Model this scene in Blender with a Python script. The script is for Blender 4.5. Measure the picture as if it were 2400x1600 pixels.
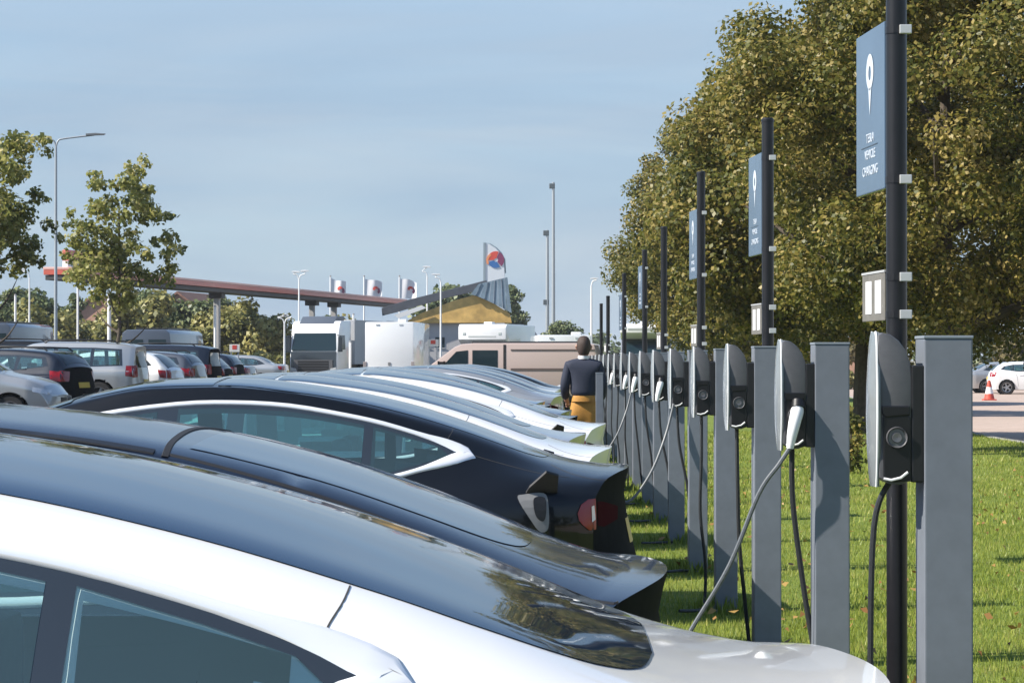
import bpy, bmesh, math, random
import numpy as np
from mathutils import Vector, Matrix
from mathutils.bvhtree import BVHTree
from mathutils.geometry import delaunay_2d_cdt

for _o in list(bpy.data.objects):
    bpy.data.objects.remove(_o)
SC = bpy.context.scene
COL = SC.collection
R = math.radians

# ------------------------------------------------------------ camera, sky, sun, exposure
FPX, VPX, VPY, CAMZ = 5730.0, 1268.0, 842.0, 1.52      # focal length and vanishing point in photo pixels (2400 wide)
cam_d = bpy.data.cameras.new('camera')
cam_d.sensor_width = 36.0
cam_d.lens = FPX / 2400.0 * 36.0
cam_d.clip_start = 0.1
cam_d.clip_end = 6000
cam = bpy.data.objects.new('camera', cam_d)
COL.objects.link(cam)
cam.location = (0, 0, CAMZ)
cam.rotation_euler = (R(90) + math.atan((VPY - 800) / FPX), 0, math.atan((VPX - 1200) / FPX))
SC.camera = cam

SUN_EL, SUN_AZ = R(41), (-0.965, -0.26)                  # the sun stands to the left, a little behind the camera
_n = math.hypot(*SUN_AZ)
SUN_DIR = Vector((SUN_AZ[0] / _n * math.cos(SUN_EL), SUN_AZ[1] / _n * math.cos(SUN_EL), math.sin(SUN_EL)))
world = bpy.data.worlds.new('World')
SC.world = world
world.use_nodes = True
_nt = world.node_tree
_bg = _nt.nodes['Background']
_sky = _nt.nodes.new('ShaderNodeTexSky')
_sky.sky_type = 'NISHITA'
_sky.sun_disc = False
_sky.sun_elevation = SUN_EL
_sky.sun_rotation = math.atan2(SUN_DIR.x, SUN_DIR.y)
_sky.altitude = 0
_sky.air_density = 1.0
_sky.dust_density = 0.1
_sky.ozone_density = 2.0
_tc = _nt.nodes.new('ShaderNodeTexCoord')                # thin veils of cirrus over the blue
_mp = _nt.nodes.new('ShaderNodeMapping')
_mp.inputs['Rotation'].default_value = (0, R(-9), R(8))
_mp.inputs['Scale'].default_value = (2.2, 2.2, 13.0)
_nz = _nt.nodes.new('ShaderNodeTexNoise')
_nz.inputs['Scale'].default_value = 1.6
_nz.inputs['Detail'].default_value = 5
_nz.inputs['Roughness'].default_value = 0.5
_nz.inputs['Distortion'].default_value = 0.7
_rp = _nt.nodes.new('ShaderNodeMapRange')
_rp.inputs['From Min'].default_value = 0.34
_rp.inputs['From Max'].default_value = 0.64
_rp.inputs['To Min'].default_value = 0.80
_rp.inputs['To Max'].default_value = 1.0
_sx = _nt.nodes.new('ShaderNodeSeparateXYZ')             # the veil thins out overhead
_el = _nt.nodes.new('ShaderNodeMapRange')
_el.interpolation_type = 'SMOOTHSTEP'
_el.inputs['From Min'].default_value = 0.0
_el.inputs['From Max'].default_value = 0.45
_el.inputs['To Min'].default_value = 1.0
_el.inputs['To Max'].default_value = 0.03
_ml = _nt.nodes.new('ShaderNodeMath')
_ml.operation = 'MULTIPLY'
_mx = _nt.nodes.new('ShaderNodeMix')
_mx.data_type = 'RGBA'
_mx.inputs['B'].default_value = (1.88, 2.56, 3.42, 1)
_nt.links.new(_tc.outputs['Generated'], _mp.inputs['Vector'])
_nt.links.new(_mp.outputs['Vector'], _nz.inputs['Vector'])
_nt.links.new(_nz.outputs['Fac'], _rp.inputs['Value'])
_nt.links.new(_tc.outputs['Generated'], _sx.inputs['Vector'])
_nt.links.new(_sx.outputs['Z'], _el.inputs['Value'])
_nt.links.new(_rp.outputs['Result'], _ml.inputs[0])
_nt.links.new(_el.outputs['Result'], _ml.inputs[1])
_nt.links.new(_ml.outputs['Value'], _mx.inputs['Factor'])
_nt.links.new(_sky.outputs['Color'], _mx.inputs['A'])
_m2 = _nt.nodes.new('ShaderNodeMapping')                 # long faint streaks across the haze
_m2.inputs['Rotation'].default_value = (R(3), R(-7), R(20))
_m2.inputs['Scale'].default_value = (1.5, 1.5, 16.0)
_n2 = _nt.nodes.new('ShaderNodeTexNoise')
_n2.inputs['Scale'].default_value = 2.6
_n2.inputs['Detail'].default_value = 7
_n2.inputs['Roughness'].default_value = 0.55
_n2.inputs['Distortion'].default_value = 0.5
_r2 = _nt.nodes.new('ShaderNodeMapRange')
_r2.inputs['From Min'].default_value = 0.42
_r2.inputs['From Max'].default_value = 0.72
_r2.inputs['To Min'].default_value = 0.0
_r2.inputs['To Max'].default_value = 0.40
_x2 = _nt.nodes.new('ShaderNodeMix')
_x2.data_type = 'RGBA'
_x2.inputs['B'].default_value = (3.2, 3.5, 3.85, 1)
_nt.links.new(_tc.outputs['Generated'], _m2.inputs['Vector'])
_nt.links.new(_m2.outputs['Vector'], _n2.inputs['Vector'])
_nt.links.new(_n2.outputs['Fac'], _r2.inputs['Value'])
_q2 = _nt.nodes.new('ShaderNodeMath')
_q2.operation = 'MULTIPLY'
_nt.links.new(_r2.outputs['Result'], _q2.inputs[0])
_nt.links.new(_el.outputs['Result'], _q2.inputs[1])
_nt.links.new(_q2.outputs['Value'], _x2.inputs['Factor'])
_nt.links.new(_mx.outputs['Result'], _x2.inputs['A'])
_nt.links.new(_x2.outputs['Result'], _bg.inputs['Color'])
_bg.inputs['Strength'].default_value = 0.107

sun_d = bpy.data.lights.new('sun', 'SUN')
sun_d.energy = 5.0
sun_d.angle = R(0.55)
sun_d.color = (1.0, 0.94, 0.85)
sun = bpy.data.objects.new('sun', sun_d)
COL.objects.link(sun)
sun.location = SUN_DIR * 60
sun.rotation_euler = SUN_DIR.to_track_quat('Z', 'Y').to_euler()

SC.view_settings.view_transform = 'Standard'
SC.view_settings.look = 'None'
SC.view_settings.exposure = 0.82
SC.view_settings.gamma = 1.0
SC.view_settings.use_curve_mapping = False
SC.render.engine = 'CYCLES'
SC.cycles.max_bounces = 8
SC.cycles.transparent_max_bounces = 12
SC.cycles.use_denoising = True

def px(x, d):
    """photo column -> metres right of the row's vanishing line at depth d"""
    return (x - VPX) * d / FPX
def pz(y, d):
    """photo row -> height in metres at depth d"""
    return CAMZ - (y - VPY) * d / FPX

# ------------------------------------------------------------ materials
def lin(c):
    return tuple((v / 12.92 if v <= 0.04045 else ((v + 0.055) / 1.055) ** 2.4) for v in c)
MATS = {}
def mat(name, col, rough=0.5, metal=0.0, coat=0.0, noise=0.0, nscale=20.0, bump=0.0, bscale=200.0, spec=0.5, emit=None, trans=0.0, coatr=0.03, col2=None, rvar=0.0, rscale=3.0):
    """procedural principled material; noise mottles the colour, bump gives fine relief"""
    if name in MATS:
        return MATS[name]
    m = bpy.data.materials.new(name)
    m.use_nodes = True
    nt = m.node_tree
    b = nt.nodes['Principled BSDF']
    b.inputs['Base Color'].default_value = (*col, 1)
    b.inputs['Roughness'].default_value = rough
    b.inputs['Metallic'].default_value = metal
    b.inputs['Coat Weight'].default_value = coat
    b.inputs['Coat Roughness'].default_value = coatr
    b.inputs['Specular IOR Level'].default_value = spec
    if trans:
        b.inputs['Transmission Weight'].default_value = trans
    if emit:
        b.inputs['Emission Color'].default_value = (*emit[:3], 1)
        b.inputs['Emission Strength'].default_value = emit[3]
    if noise or bump:
        tc = nt.nodes.new('ShaderNodeTexCoord')
    if noise:
        n = nt.nodes.new('ShaderNodeTexNoise')
        n.inputs['Scale'].default_value = nscale
        n.inputs['Detail'].default_value = 6
        n.inputs['Roughness'].default_value = 0.65
        nt.links.new(tc.outputs['Object'], n.inputs['Vector'])
        mr = nt.nodes.new('ShaderNodeMapRange')
        mr.inputs['From Min'].default_value = 0.3
        mr.inputs['From Max'].default_value = 0.7
        nt.links.new(n.outputs['Fac'], mr.inputs['Value'])
        mi = nt.nodes.new('ShaderNodeMix')
        mi.data_type = 'RGBA'
        c2 = col2 or tuple(min(1, v * (1 + noise)) for v in col)
        c1 = col if col2 else tuple(v * (1 - noise) for v in col)
        mi.inputs['A'].default_value = (*c1, 1)
        mi.inputs['B'].default_value = (*c2, 1)
        nt.links.new(mr.outputs['Result'], mi.inputs['Factor'])
        nt.links.new(mi.outputs['Result'], b.inputs['Base Color'])
    if bump:
        n2 = nt.nodes.new('ShaderNodeTexNoise')
        n2.inputs['Scale'].default_value = bscale
        n2.inputs['Detail'].default_value = 4
        nt.links.new(tc.outputs['Object'], n2.inputs['Vector'])
        bp = nt.nodes.new('ShaderNodeBump')
        bp.inputs['Strength'].default_value = bump
        bp.inputs['Distance'].default_value = 0.01
        nt.links.new(n2.outputs['Fac'], bp.inputs['Height'])
        nt.links.new(bp.outputs['Normal'], b.inputs['Normal'])
    if rvar:                                              # a film of dust and water marks: gloss that varies from place to place
        tc = nt.nodes.new('ShaderNodeTexCoord')
        n3 = nt.nodes.new('ShaderNodeTexNoise')
        n3.inputs['Scale'].default_value = rscale
        n3.inputs['Detail'].default_value = 8
        n3.inputs['Roughness'].default_value = 0.7
        nt.links.new(tc.outputs['Object'], n3.inputs['Vector'])
        r3 = nt.nodes.new('ShaderNodeMapRange')
        r3.inputs['From Min'].default_value = 0.42
        r3.inputs['From Max'].default_value = 0.75
        r3.inputs['To Min'].default_value = rough if not coat else coatr
        r3.inputs['To Max'].default_value = (rough if not coat else coatr) + rvar
        nt.links.new(n3.outputs['Fac'], r3.inputs['Value'])
        nt.links.new(r3.outputs['Result'], b.inputs['Coat Roughness' if coat else 'Roughness'])
    MATS[name] = m
    return m

def leaf_mat(name, stops, trans=0.35):
    """leaf colour picked per leaf from its own 'tint' attribute"""
    m = bpy.data.materials.new(name)
    m.use_nodes = True
    nt = m.node_tree
    b = nt.nodes['Principled BSDF']
    b.inputs['Roughness'].default_value = 0.45
    b.inputs['Specular IOR Level'].default_value = 0.35
    at = nt.nodes.new('ShaderNodeAttribute')
    at.attribute_name = 'tint'
    cr = nt.nodes.new('ShaderNodeValToRGB')
    el = cr.color_ramp.elements
    while len(el) < len(stops):
        el.new(0.5)
    for e, (p, c) in zip(el, stops):
        e.position = p
        e.color = (*c, 1)
    nt.links.new(at.outputs['Fac'], cr.inputs['Fac'])
    nt.links.new(cr.outputs['Color'], b.inputs['Base Color'])
    tl = nt.nodes.new('ShaderNodeBsdfTranslucent')
    nt.links.new(cr.outputs['Color'], tl.inputs['Color'])
    ms = nt.nodes.new('ShaderNodeMixShader')
    ms.inputs['Fac'].default_value = trans
    nt.links.new(b.outputs['BSDF'], ms.inputs[1])
    nt.links.new(tl.outputs['BSDF'], ms.inputs[2])
    nt.links.new(ms.outputs['Shader'], nt.nodes['Material Output'].inputs['Surface'])
    MATS[name] = m
    return m

def glass_mat(name, tint, gloss=0.0, rough=0.0):
    """thin tinted pane: see-through with a fresnel reflection"""
    m = bpy.data.materials.new(name)
    m.use_nodes = True
    nt = m.node_tree
    for n in list(nt.nodes):
        if n.type != 'OUTPUT_MATERIAL':
            nt.nodes.remove(n)
    t = nt.nodes.new('ShaderNodeBsdfTransparent')
    t.inputs['Color'].default_value = (*tint, 1)
    g = nt.nodes.new('ShaderNodeBsdfGlossy')
    g.inputs['Roughness'].default_value = rough
    fr = nt.nodes.new('ShaderNodeFresnel')
    fr.inputs['IOR'].default_value = 1.55
    ad = nt.nodes.new('ShaderNodeMath')
    ad.operation = 'ADD'
    ad.inputs[1].default_value = gloss
    ad.use_clamp = True
    nt.links.new(fr.outputs['Fac'], ad.inputs[0])
    df = nt.nodes.new('ShaderNodeBsdfDiffuse')            # teal painted into the pane for the daylight seen through it
    df.inputs['Color'].default_value = (0.24, 0.44, 0.44, 1)
    m0 = nt.nodes.new('ShaderNodeMixShader')
    m0.inputs['Fac'].default_value = 0.09
    nt.links.new(t.outputs['BSDF'], m0.inputs[1])
    nt.links.new(df.outputs['BSDF'], m0.inputs[2])
    ms = nt.nodes.new('ShaderNodeMixShader')
    nt.links.new(ad.outputs['Value'], ms.inputs['Fac'])
    nt.links.new(m0.outputs['Shader'], ms.inputs[1])
    nt.links.new(g.outputs['BSDF'], ms.inputs[2])
    nt.links.new(ms.outputs['Shader'], nt.nodes['Material Output'].inputs['Surface'])
    MATS[name] = m
    return m

# paints, glass, metals and so on
P_WHITE = mat('paint_white', (0.80, 0.80, 0.79), 0.35, coat=1.0, rvar=0.08)
P_BLACK = mat('paint_black', (0.004, 0.005, 0.007), 0.4, coat=0.7, spec=0.1, rvar=0.10)
P_DBLUE = mat('paint_midnight', (0.008, 0.013, 0.026), 0.4, coat=0.8, spec=0.15, rvar=0.10)
P_BLUE = mat('paint_blue', (0.015, 0.055, 0.16), 0.35, metal=0.3, coat=1.0)
P_GREY = mat('paint_grey', (0.09, 0.10, 0.12), 0.35, metal=0.5, coat=1.0)
P_SILVER = mat('paint_silver', (0.46, 0.47, 0.47), 0.32, metal=0.6, coat=0.8)
P_RED = mat('paint_red', (0.28, 0.012, 0.012), 0.35, coat=1.0)
P_BEIGE = mat('paint_beige', (0.50, 0.39, 0.345), 0.4, coat=0.6)
P_CREAM = mat('paint_cream', (0.72, 0.70, 0.64), 0.4, coat=0.5)
M_ROOFGLASS = mat('roof_glass', (0.006, 0.018, 0.042), 0.02, spec=0.72, rvar=0.08, rscale=4.0)
M_ROOFGLASS.node_tree.nodes['Principled BSDF'].inputs['Specular Tint'].default_value = (0.50, 0.74, 1.0, 1)   # blue put into the reflections, in place of a bluer sky
M_FRIT = mat('black_frit', (0.026, 0.034, 0.044), 0.10, spec=0.75)
M_GLASS = glass_mat('tinted_window', (0.74, 0.93, 0.91), 0.08)
M_DARKGLASS = mat('dark_window', (0.012, 0.026, 0.032), 0.04, spec=0.4)
M_CHROME = mat('chrome_trim', (0.88, 0.89, 0.90), 0.18, metal=0.30, coat=0.5)
M_BLACKPL = mat('black_plastic', (0.010, 0.010, 0.011), 0.45, noise=0.25, nscale=60)
M_RUBBER = mat('tyre_rubber', (0.012, 0.012, 0.012), 0.75, bump=0.2)
M_RIM = mat('alloy_rim', (0.42, 0.43, 0.45), 0.3, metal=0.9)
M_TAILDK = mat('tail_light_dark', (0.045, 0.004, 0.006), 0.8, spec=0.03)
M_FASCIA = mat('rear_fascia_dark', (0.008, 0.009, 0.010), 0.7, spec=0.03, noise=0.3, nscale=12)
M_TAIL = mat('tail_light_red', (0.26, 0.008, 0.012), 0.2, coat=0.3)
M_CLEAR = mat('lamp_clear', (0.62, 0.64, 0.66), 0.12, metal=0.3, coat=1.0)
M_SEAT = mat('seat_fabric', (0.030, 0.030, 0.031), 0.6, noise=0.3, nscale=50)
M_SEAM = mat('panel_gap', (0.010, 0.010, 0.011), 0.7)
M_GAP = mat('panel_gap_grey', (0.05, 0.048, 0.046), 0.9)
M_PORT = mat('port_grey', (0.20, 0.20, 0.20), 0.5)
M_POST = mat('post_grey_blue', (0.160, 0.178, 0.205), 0.45, noise=0.12, nscale=7, bump=0.06, bscale=700)
M_POLE = mat('pole_black', (0.009, 0.009, 0.011), 0.35, noise=0.2, nscale=20)
M_BAND = mat('clamp_zinc', (0.62, 0.62, 0.60), 0.35, metal=0.4)
M_SIGN = mat('sign_slate_blue', (0.078, 0.122, 0.180), 0.22, spec=0.55, noise=0.10, nscale=4)
M_SIGNBACK = mat('sign_edge', (0.05, 0.07, 0.09), 0.4)
M_PRINT = mat('sign_print_white', (0.50, 0.55, 0.60), 0.5)
M_SMALLSIGN = mat('small_sign_grey', (0.15, 0.14, 0.12), 0.5, noise=0.2, nscale=30)
M_FACE = mat('charger_silver', (0.22, 0.24, 0.245), 0.25, metal=0.15, coat=0.6, noise=0.06, nscale=25)
M_HOUSING = mat('charger_housing', (0.095, 0.096, 0.102), 0.38, noise=0.12, nscale=30)
M_HOLSTER = mat('charger_black', (0.006, 0.006, 0.007), 0.45)
M_WHITEPL = mat('white_plastic', (0.78, 0.78, 0.77), 0.35)
M_CABLE = mat('cable_grey', (0.10, 0.11, 0.12), 0.45, noise=0.2, nscale=80)
M_CABLEDK = mat('cable_dark', (0.022, 0.024, 0.026), 0.5, noise=0.2, nscale=80)
M_BARK = mat('bark', (0.075, 0.058, 0.042), 0.9, noise=0.35, nscale=14, bump=0.8, bscale=40)
M_STEELPOLE = mat('lamp_pole_galvanised', (0.36, 0.39, 0.41), 0.45, metal=0.3, noise=0.08)
M_WHITE = mat('white_paint', (0.78, 0.78, 0.77), 0.5, noise=0.03)

# ------------------------------------------------------------ mesh helpers
def link(o, parent=None):
    COL.objects.link(o)
    if parent is not None:
        o.parent = parent
    return o

def tag(o, label=None, cat=None, group=None, kind=None):
    if label: o['label'] = label
    if cat: o['category'] = cat
    if group: o['group'] = group
    if kind: o['kind'] = kind
    return o

def thing(name, label, cat, loc=(0, 0, 0), rotz=0.0, group=None):
    o = bpy.data.objects.new(name, None)
    o.empty_display_size = 0.2
    link(o)
    o.location = loc
    o.rotation_euler = (0, 0, rotz)
    return tag(o, label, cat, group)

def mesh_np(name, V, F, m=None, smooth=False, sharp=None):
    """mesh from an (n,3) array and a list of faces, or an (m,k) array of faces"""
    me = bpy.data.meshes.new(name)
    V = np.asarray(V, dtype=np.float32)
    if isinstance(F, np.ndarray):
        k = F.shape[1]
        me.vertices.add(len(V))
        me.vertices.foreach_set('co', V.ravel())
        me.loops.add(F.size)
        me.loops.foreach_set('vertex_index', F.astype(np.int32).ravel())
        me.polygons.add(len(F))
        me.polygons.foreach_set('loop_start', np.arange(0, F.size, k, dtype=np.int32))
        me.update(calc_edges=True)
    else:
        me.from_pydata([tuple(map(float, v)) for v in V], [], [tuple(f) for f in F])
        me.update()
    if smooth:
        me.polygons.foreach_set('use_smooth', [True] * len(me.polygons))
        if sharp is not None:
            me.set_sharp_from_angle(angle=R(sharp))
    if m is not None:
        me.materials.append(m)
    return me

def mobj(name, me, parent=None, loc=None):
    o = bpy.data.objects.new(name, me)
    link(o, parent)
    if loc is not None:
        o.location = loc
    return o

class MB:
    """collects simple solids into one mesh"""
    def __init__(s):
        s.v, s.f = [], []
    def add(s, V, F):
        b = len(s.v)
        s.v += [tuple(map(float, p)) for p in V]
        s.f += [tuple(b + i for i in f) for f in F]
        return s
    def box(s, x0, x1, y0, y1, z0, z1, ch=0.0):
        """box, its edges chamfered by ch"""
        if ch <= 0:
            V = [(x0, y0, z0), (x1, y0, z0), (x1, y1, z0), (x0, y1, z0), (x0, y0, z1), (x1, y0, z1), (x1, y1, z1), (x0, y1, z1)]
            F = [(0, 3, 2, 1), (4, 5, 6, 7), (0, 1, 5, 4), (1, 2, 6, 5), (2, 3, 7, 6), (3, 0, 4, 7)]
            return s.add(V, F)
        bm = bmesh.new()
        bmesh.ops.create_cube(bm, size=1)
        for v in bm.verts:
            v.co = Vector(((x0 + x1) / 2 + v.co.x * (x1 - x0), (y0 + y1) / 2 + v.co.y * (y1 - y0), (z0 + z1) / 2 + v.co.z * (z1 - z0)))
        bmesh.ops.bevel(bm, geom=bm.edges[:], offset=ch, segments=2, affect='EDGES', profile=0.6)
        bm.verts.index_update()
        s.add([v.co for v in bm.verts], [[v.index for v in f.verts] for f in bm.faces])
        bm.free()
        return s
    def tube(s, pts, r, n=10, cap=True):
        """swept round tube; r is one radius or one per point"""
        pts = [Vector(p) for p in pts]
        rs = [r] * len(pts) if not hasattr(r, '__len__') else r
        V, F = [], []
        up = None
        for i, p in enumerate(pts):
            t = (pts[min(i + 1, len(pts) - 1)] - pts[max(i - 1, 0)]).normalized()
            if up is None:
                a = Vector((0, 0, 1)) if abs(t.z) < 0.9 else Vector((1, 0, 0))
                up = (a - t * a.dot(t)).normalized()
            else:
                up = (up - t * up.dot(t)).normalized()
            w = t.cross(up)
            for k in range(n):
                a = 2 * math.pi * k / n
                V.append(p + (up * math.cos(a) + w * math.sin(a)) * rs[i])
        for i in range(len(pts) - 1):
            for k in range(n):
                F.append((i * n + k, i * n + (k + 1) % n, (i + 1) * n + (k + 1) % n, (i + 1) * n + k))
        if cap:
            F.append(tuple(range(n - 1, -1, -1)))
            F.append(tuple((len(pts) - 1) * n + k for k in range(n)))
        return s.add(V, F)
    def prism(s, poly, a0, a1, axis='y', ch=0.0):
        """2D outline extruded along an axis; outline in the two other axes"""
        n = len(poly)
        def P(p, a):
            return {'x': (a, p[0], p[1]), 'y': (p[0], a, p[1]), 'z': (p[0], p[1], a)}[axis]
        V = [P(p, a0) for p in poly] + [P(p, a1) for p in poly]
        F = [tuple(range(n)), tuple(range(2 * n - 1, n - 1, -1))]
        F += [(i, i + n, (i + 1) % n + n, (i + 1) % n) for i in range(n)]
        if ch > 0:
            bm = bmesh.new()
            vs = [bm.verts.new(v) for v in V]
            for f in F:
                bm.faces.new([vs[i] for i in f])
            bmesh.ops.recalc_face_normals(bm, faces=bm.faces[:])
            ed = [e for e in bm.edges if len(e.link_faces) == 2 and e.calc_face_angle(0) > 0.5]
            bmesh.ops.bevel(bm, geom=ed, offset=ch, segments=2, affect='EDGES', profile=0.6, clamp_overlap=True)
            bm.verts.index_update()
            s.add([v.co for v in bm.verts], [[v.index for v in f.verts] for f in bm.faces])
            bm.free()
            return s
        return s.add(V, F)
    def lathe(s, prof, n=24, c=(0, 0, 0), axis='z'):
        """profile (radius, height) turned about an axis through c"""
        V, F = [], []
        for r, h in prof:
            for k in range(n):
                a = 2 * math.pi * k / n
                q = (r * math.cos(a), r * math.sin(a), h)
                if axis == 'y': q = (q[0], q[2], q[1])
                if axis == 'x': q = (q[2], q[0], q[1])
                V.append((c[0] + q[0], c[1] + q[1], c[2] + q[2]))
        for i in range(len(prof) - 1):
            for k in range(n):
                F.append((i * n + k, i * n + (k + 1) % n, (i + 1) * n + (k + 1) % n, (i + 1) * n + k))
        return s.add(V, F)
    def mesh(s, name, m=None, smooth=False, sharp=35):
        me = mesh_np(name, s.v, s.f, m, False)
        bm = bmesh.new()
        bm.from_mesh(me)
        bmesh.ops.recalc_face_normals(bm, faces=bm.faces[:])
        bm.to_mesh(me)
        bm.free()
        if smooth:
            me.polygons.foreach_set('use_smooth', [True] * len(me.polygons))
            me.set_sharp_from_angle(angle=R(sharp))
        return me
    def build(s, name, m=None, parent=None, smooth=False, sharp=35):
        return mobj(name, s.mesh(name, m, smooth, sharp), parent)

def smoothstep(x):
    x = min(1.0, max(0.0, x))
    return x * x * (3 - 2 * x)

def catmull(P, k=6, closed=False):
    P = [np.array(p, float) for p in P]
    n = len(P)
    out = []
    rng = range(n) if closed else range(n - 1)
    for i in rng:
        g = (lambda j: P[j % n]) if closed else (lambda j: P[min(max(j, 0), n - 1)])
        a, b, c, d = g(i - 1), g(i), g(i + 1), g(i + 2)
        for q in range(k):
            t = q / k
            out.append(0.5 * (2 * b + (c - a) * t + (2 * a - 5 * b + 4 * c - d) * t * t + (3 * b - a - 3 * c + d) * t ** 3))
    if not closed:
        out.append(P[-1])
    return out

ORD = ['nearest', 'second', 'third', 'fourth', 'fifth', 'sixth', 'seventh', 'eighth', 'ninth', 'tenth', 'eleventh', 'twelfth', 'thirteenth', 'fourteenth', 'fifteenth', 'sixteenth', 'seventeenth', 'eighteenth']
# ------------------------------------------------------------ the setting
def gh(x, y):
    """the car park rises gently towards the far rows on the left"""
    return 0.27 * smoothstep((-x - 5.2) / 3.0) * smoothstep((y - 18) / 16)
def lawn_edge(y):
    return float(np.interp(y, [-10, 30, 45, 60, 92, 130], [9.0, 8.6, 8.1, 9.2, 11.6, 14.0]))

def ground_mat(name, c1, c2, c3, s1, s2, rough=0.9, bump=0.4, bs=60):
    m = bpy.data.materials.new(name)
    m.use_nodes = True
    nt = m.node_tree
    b = nt.nodes['Principled BSDF']
    b.inputs['Roughness'].default_value = rough
    b.inputs['Specular IOR Level'].default_value = 0.25
    tc = nt.nodes.new('ShaderNodeTexCoord')
    def nz(sc, det=5):
        n = nt.nodes.new('ShaderNodeTexNoise')
        n.inputs['Scale'].default_value = sc
        n.inputs['Detail'].default_value = det
        nt.links.new(tc.outputs['Object'], n.inputs['Vector'])
        r = nt.nodes.new('ShaderNodeMapRange')
        r.inputs['From Min'].default_value = 0.35
        r.inputs['From Max'].default_value = 0.65
        nt.links.new(n.outputs['Fac'], r.inputs['Value'])
        return r.outputs['Result'], n
    f1, _ = nz(s1)
    f2, n2 = nz(s2)
    m1 = nt.nodes.new('ShaderNodeMix'); m1.data_type = 'RGBA'
    m1.inputs['A'].default_value = (*c1, 1); m1.inputs['B'].default_value = (*c2, 1)
    nt.links.new(f1, m1.inputs['Factor'])
    m2 = nt.nodes.new('ShaderNodeMix'); m2.data_type = 'RGBA'
    m2.inputs['B'].default_value = (*c3, 1)
    nt.links.new(m1.outputs['Result'], m2.inputs['A'])
    mm = nt.nodes.new('ShaderNodeMath'); mm.operation = 'MULTIPLY'; mm.inputs[1].default_value = 0.6
    nt.links.new(f2, mm.inputs[0])
    nt.links.new(mm.outputs['Value'], m2.inputs['Factor'])
    nt.links.new(m2.outputs['Result'], b.inputs['Base Color'])
    bn = nt.nodes.new('ShaderNodeTexNoise')
    bn.inputs['Scale'].default_value = bs
    bn.inputs['Detail'].default_value = 6
    nt.links.new(tc.outputs['Object'], bn.inputs['Vector'])
    bp = nt.nodes.new('ShaderNodeBump')
    bp.inputs['Strength'].default_value = bump
    bp.inputs['Distance'].default_value = 0.03
    nt.links.new(bn.outputs['Fac'], bp.inputs['Height'])
    nt.links.new(bp.outputs['Normal'], b.inputs['Normal'])
    MATS[name] = m
    return m

G_ASPHALT = ground_mat('asphalt', (0.060, 0.060, 0.062), (0.085, 0.083, 0.080), (0.045, 0.045, 0.047), 0.35, 7, bump=0.3, bs=160)
G_LAWN = ground_mat('lawn_soil_and_grass', (0.150, 0.205, 0.030), (0.195, 0.235, 0.042), (0.105, 0.150, 0.022), 0.5, 14, bump=0.8, bs=70)
G_ROAD = ground_mat('pink_paving', (0.40, 0.31, 0.255), (0.46, 0.36, 0.30), (0.34, 0.27, 0.22), 0.2, 3, bump=0.15)
G_FIELD = ground_mat('dry_grass', (0.20, 0.165, 0.075), (0.15, 0.15, 0.05), (0.25, 0.20, 0.11), 0.03, 0.6, bump=0.5, bs=3)

def sheet(name, xs, ys, zf, m, kind='structure'):
    V, F = [], []
    for y in ys:
        for x in (xs(y) if callable(xs) else xs):
            V.append((x, y, zf(x, y)))
    n = len(xs(ys[0]) if callable(xs) else xs)
    for j in range(len(ys) - 1):
        for i in range(n - 1):
            F.append((j * n + i, j * n + i + 1, (j + 1) * n + i + 1, (j + 1) * n + i))
    o = mobj(name, mesh_np(name, V, F, m, True))
    return tag(o, kind=kind)

sheet('terrain', [-3000, -800, -200, -60, 0, 60, 200, 800, 3000], [-300, -50, 0, 100, 200, 400, 1000, 4000], lambda x, y: -0.12, G_FIELD)
sheet('car_park', list(np.linspace(-60, -9, 10)) + list(np.linspace(-8, -5, 8)) + [-3, -1, 0.42], list(np.linspace(-8, 60, 30)) + list(np.linspace(66, 200, 14)), gh, G_ASPHALT)
sheet('lawn', lambda y: [0.515] + list(np.linspace(1.5, lawn_edge(y), 9)), list(np.linspace(-8, 130, 60)), lambda x, y: 0.10 + (0.015 * math.sin(x * 1.7 + y * .4) * math.sin(y * .9) if x > 1.2 else 0) * (1 if x < lawn_edge(y) - 0.5 else 0), G_LAWN)
sheet('service_road', lambda y: [lawn_edge(y) + 0.13 + k for k in (0, 5, 12, 20, 30, 60)], list(np.linspace(-8, 170, 50)), lambda x, y: -0.03, G_ROAD)
V, F = [], []
for k, (x0, x1) in enumerate([(0.40, 0.52)]):
    for i, y in enumerate(np.linspace(-8, 60, 69)):
        kb = MB().box(x0, x1, y, y + 0.985, -0.05, 0.115, 0.008)
        b = len(V); V += kb.v; F += [tuple(b + q for q in f) for f in kb.f]
kerb = mobj('kerb', mesh_np('kerb', V, F, mat('kerb_concrete', (0.30, 0.29, 0.27), 0.85, noise=0.2, nscale=8)))
tag(kerb, kind='structure')
rk = MB()
ys_ = np.linspace(-8, 130, 70)
for a, b in zip(ys_[:-1], ys_[1:]):
    e0, e1 = lawn_edge(a), lawn_edge(b)
    rk.add([(e0, a, -.05), (e0 + .13, a, -.05), (e1 + .13, b, -.05), (e1, b, -.05), (e0, a, .115), (e0 + .13, a, .115), (e1 + .13, b, .115), (e1, b, .115)],
           [(4, 5, 6, 7), (1, 2, 6, 5), (3, 0, 4, 7)])
tag(rk.build('road_kerb', MATS['kerb_concrete']), kind='structure')
mk = MB()
for k in range(-1, 19):                                   # painted bay lines between the cars
    y = 5.10 + 2.5 * (k - 1)
    mk.box(-4.6, 0.45, y - .05, y + .05, 0.001, 0.004)
tag(mk.build('bay_markings', M_WHITE), kind='structure')
dash = MB()
for k in range(26):                                       # pale stones set along the road's far side
    x = 15.5 + k * 0.85
    dash.box(x, x + 0.45, 74.0, 74.35, -0.03, -0.022)
tag(dash.build('road_markings', M_WHITE), kind='structure')

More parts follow.
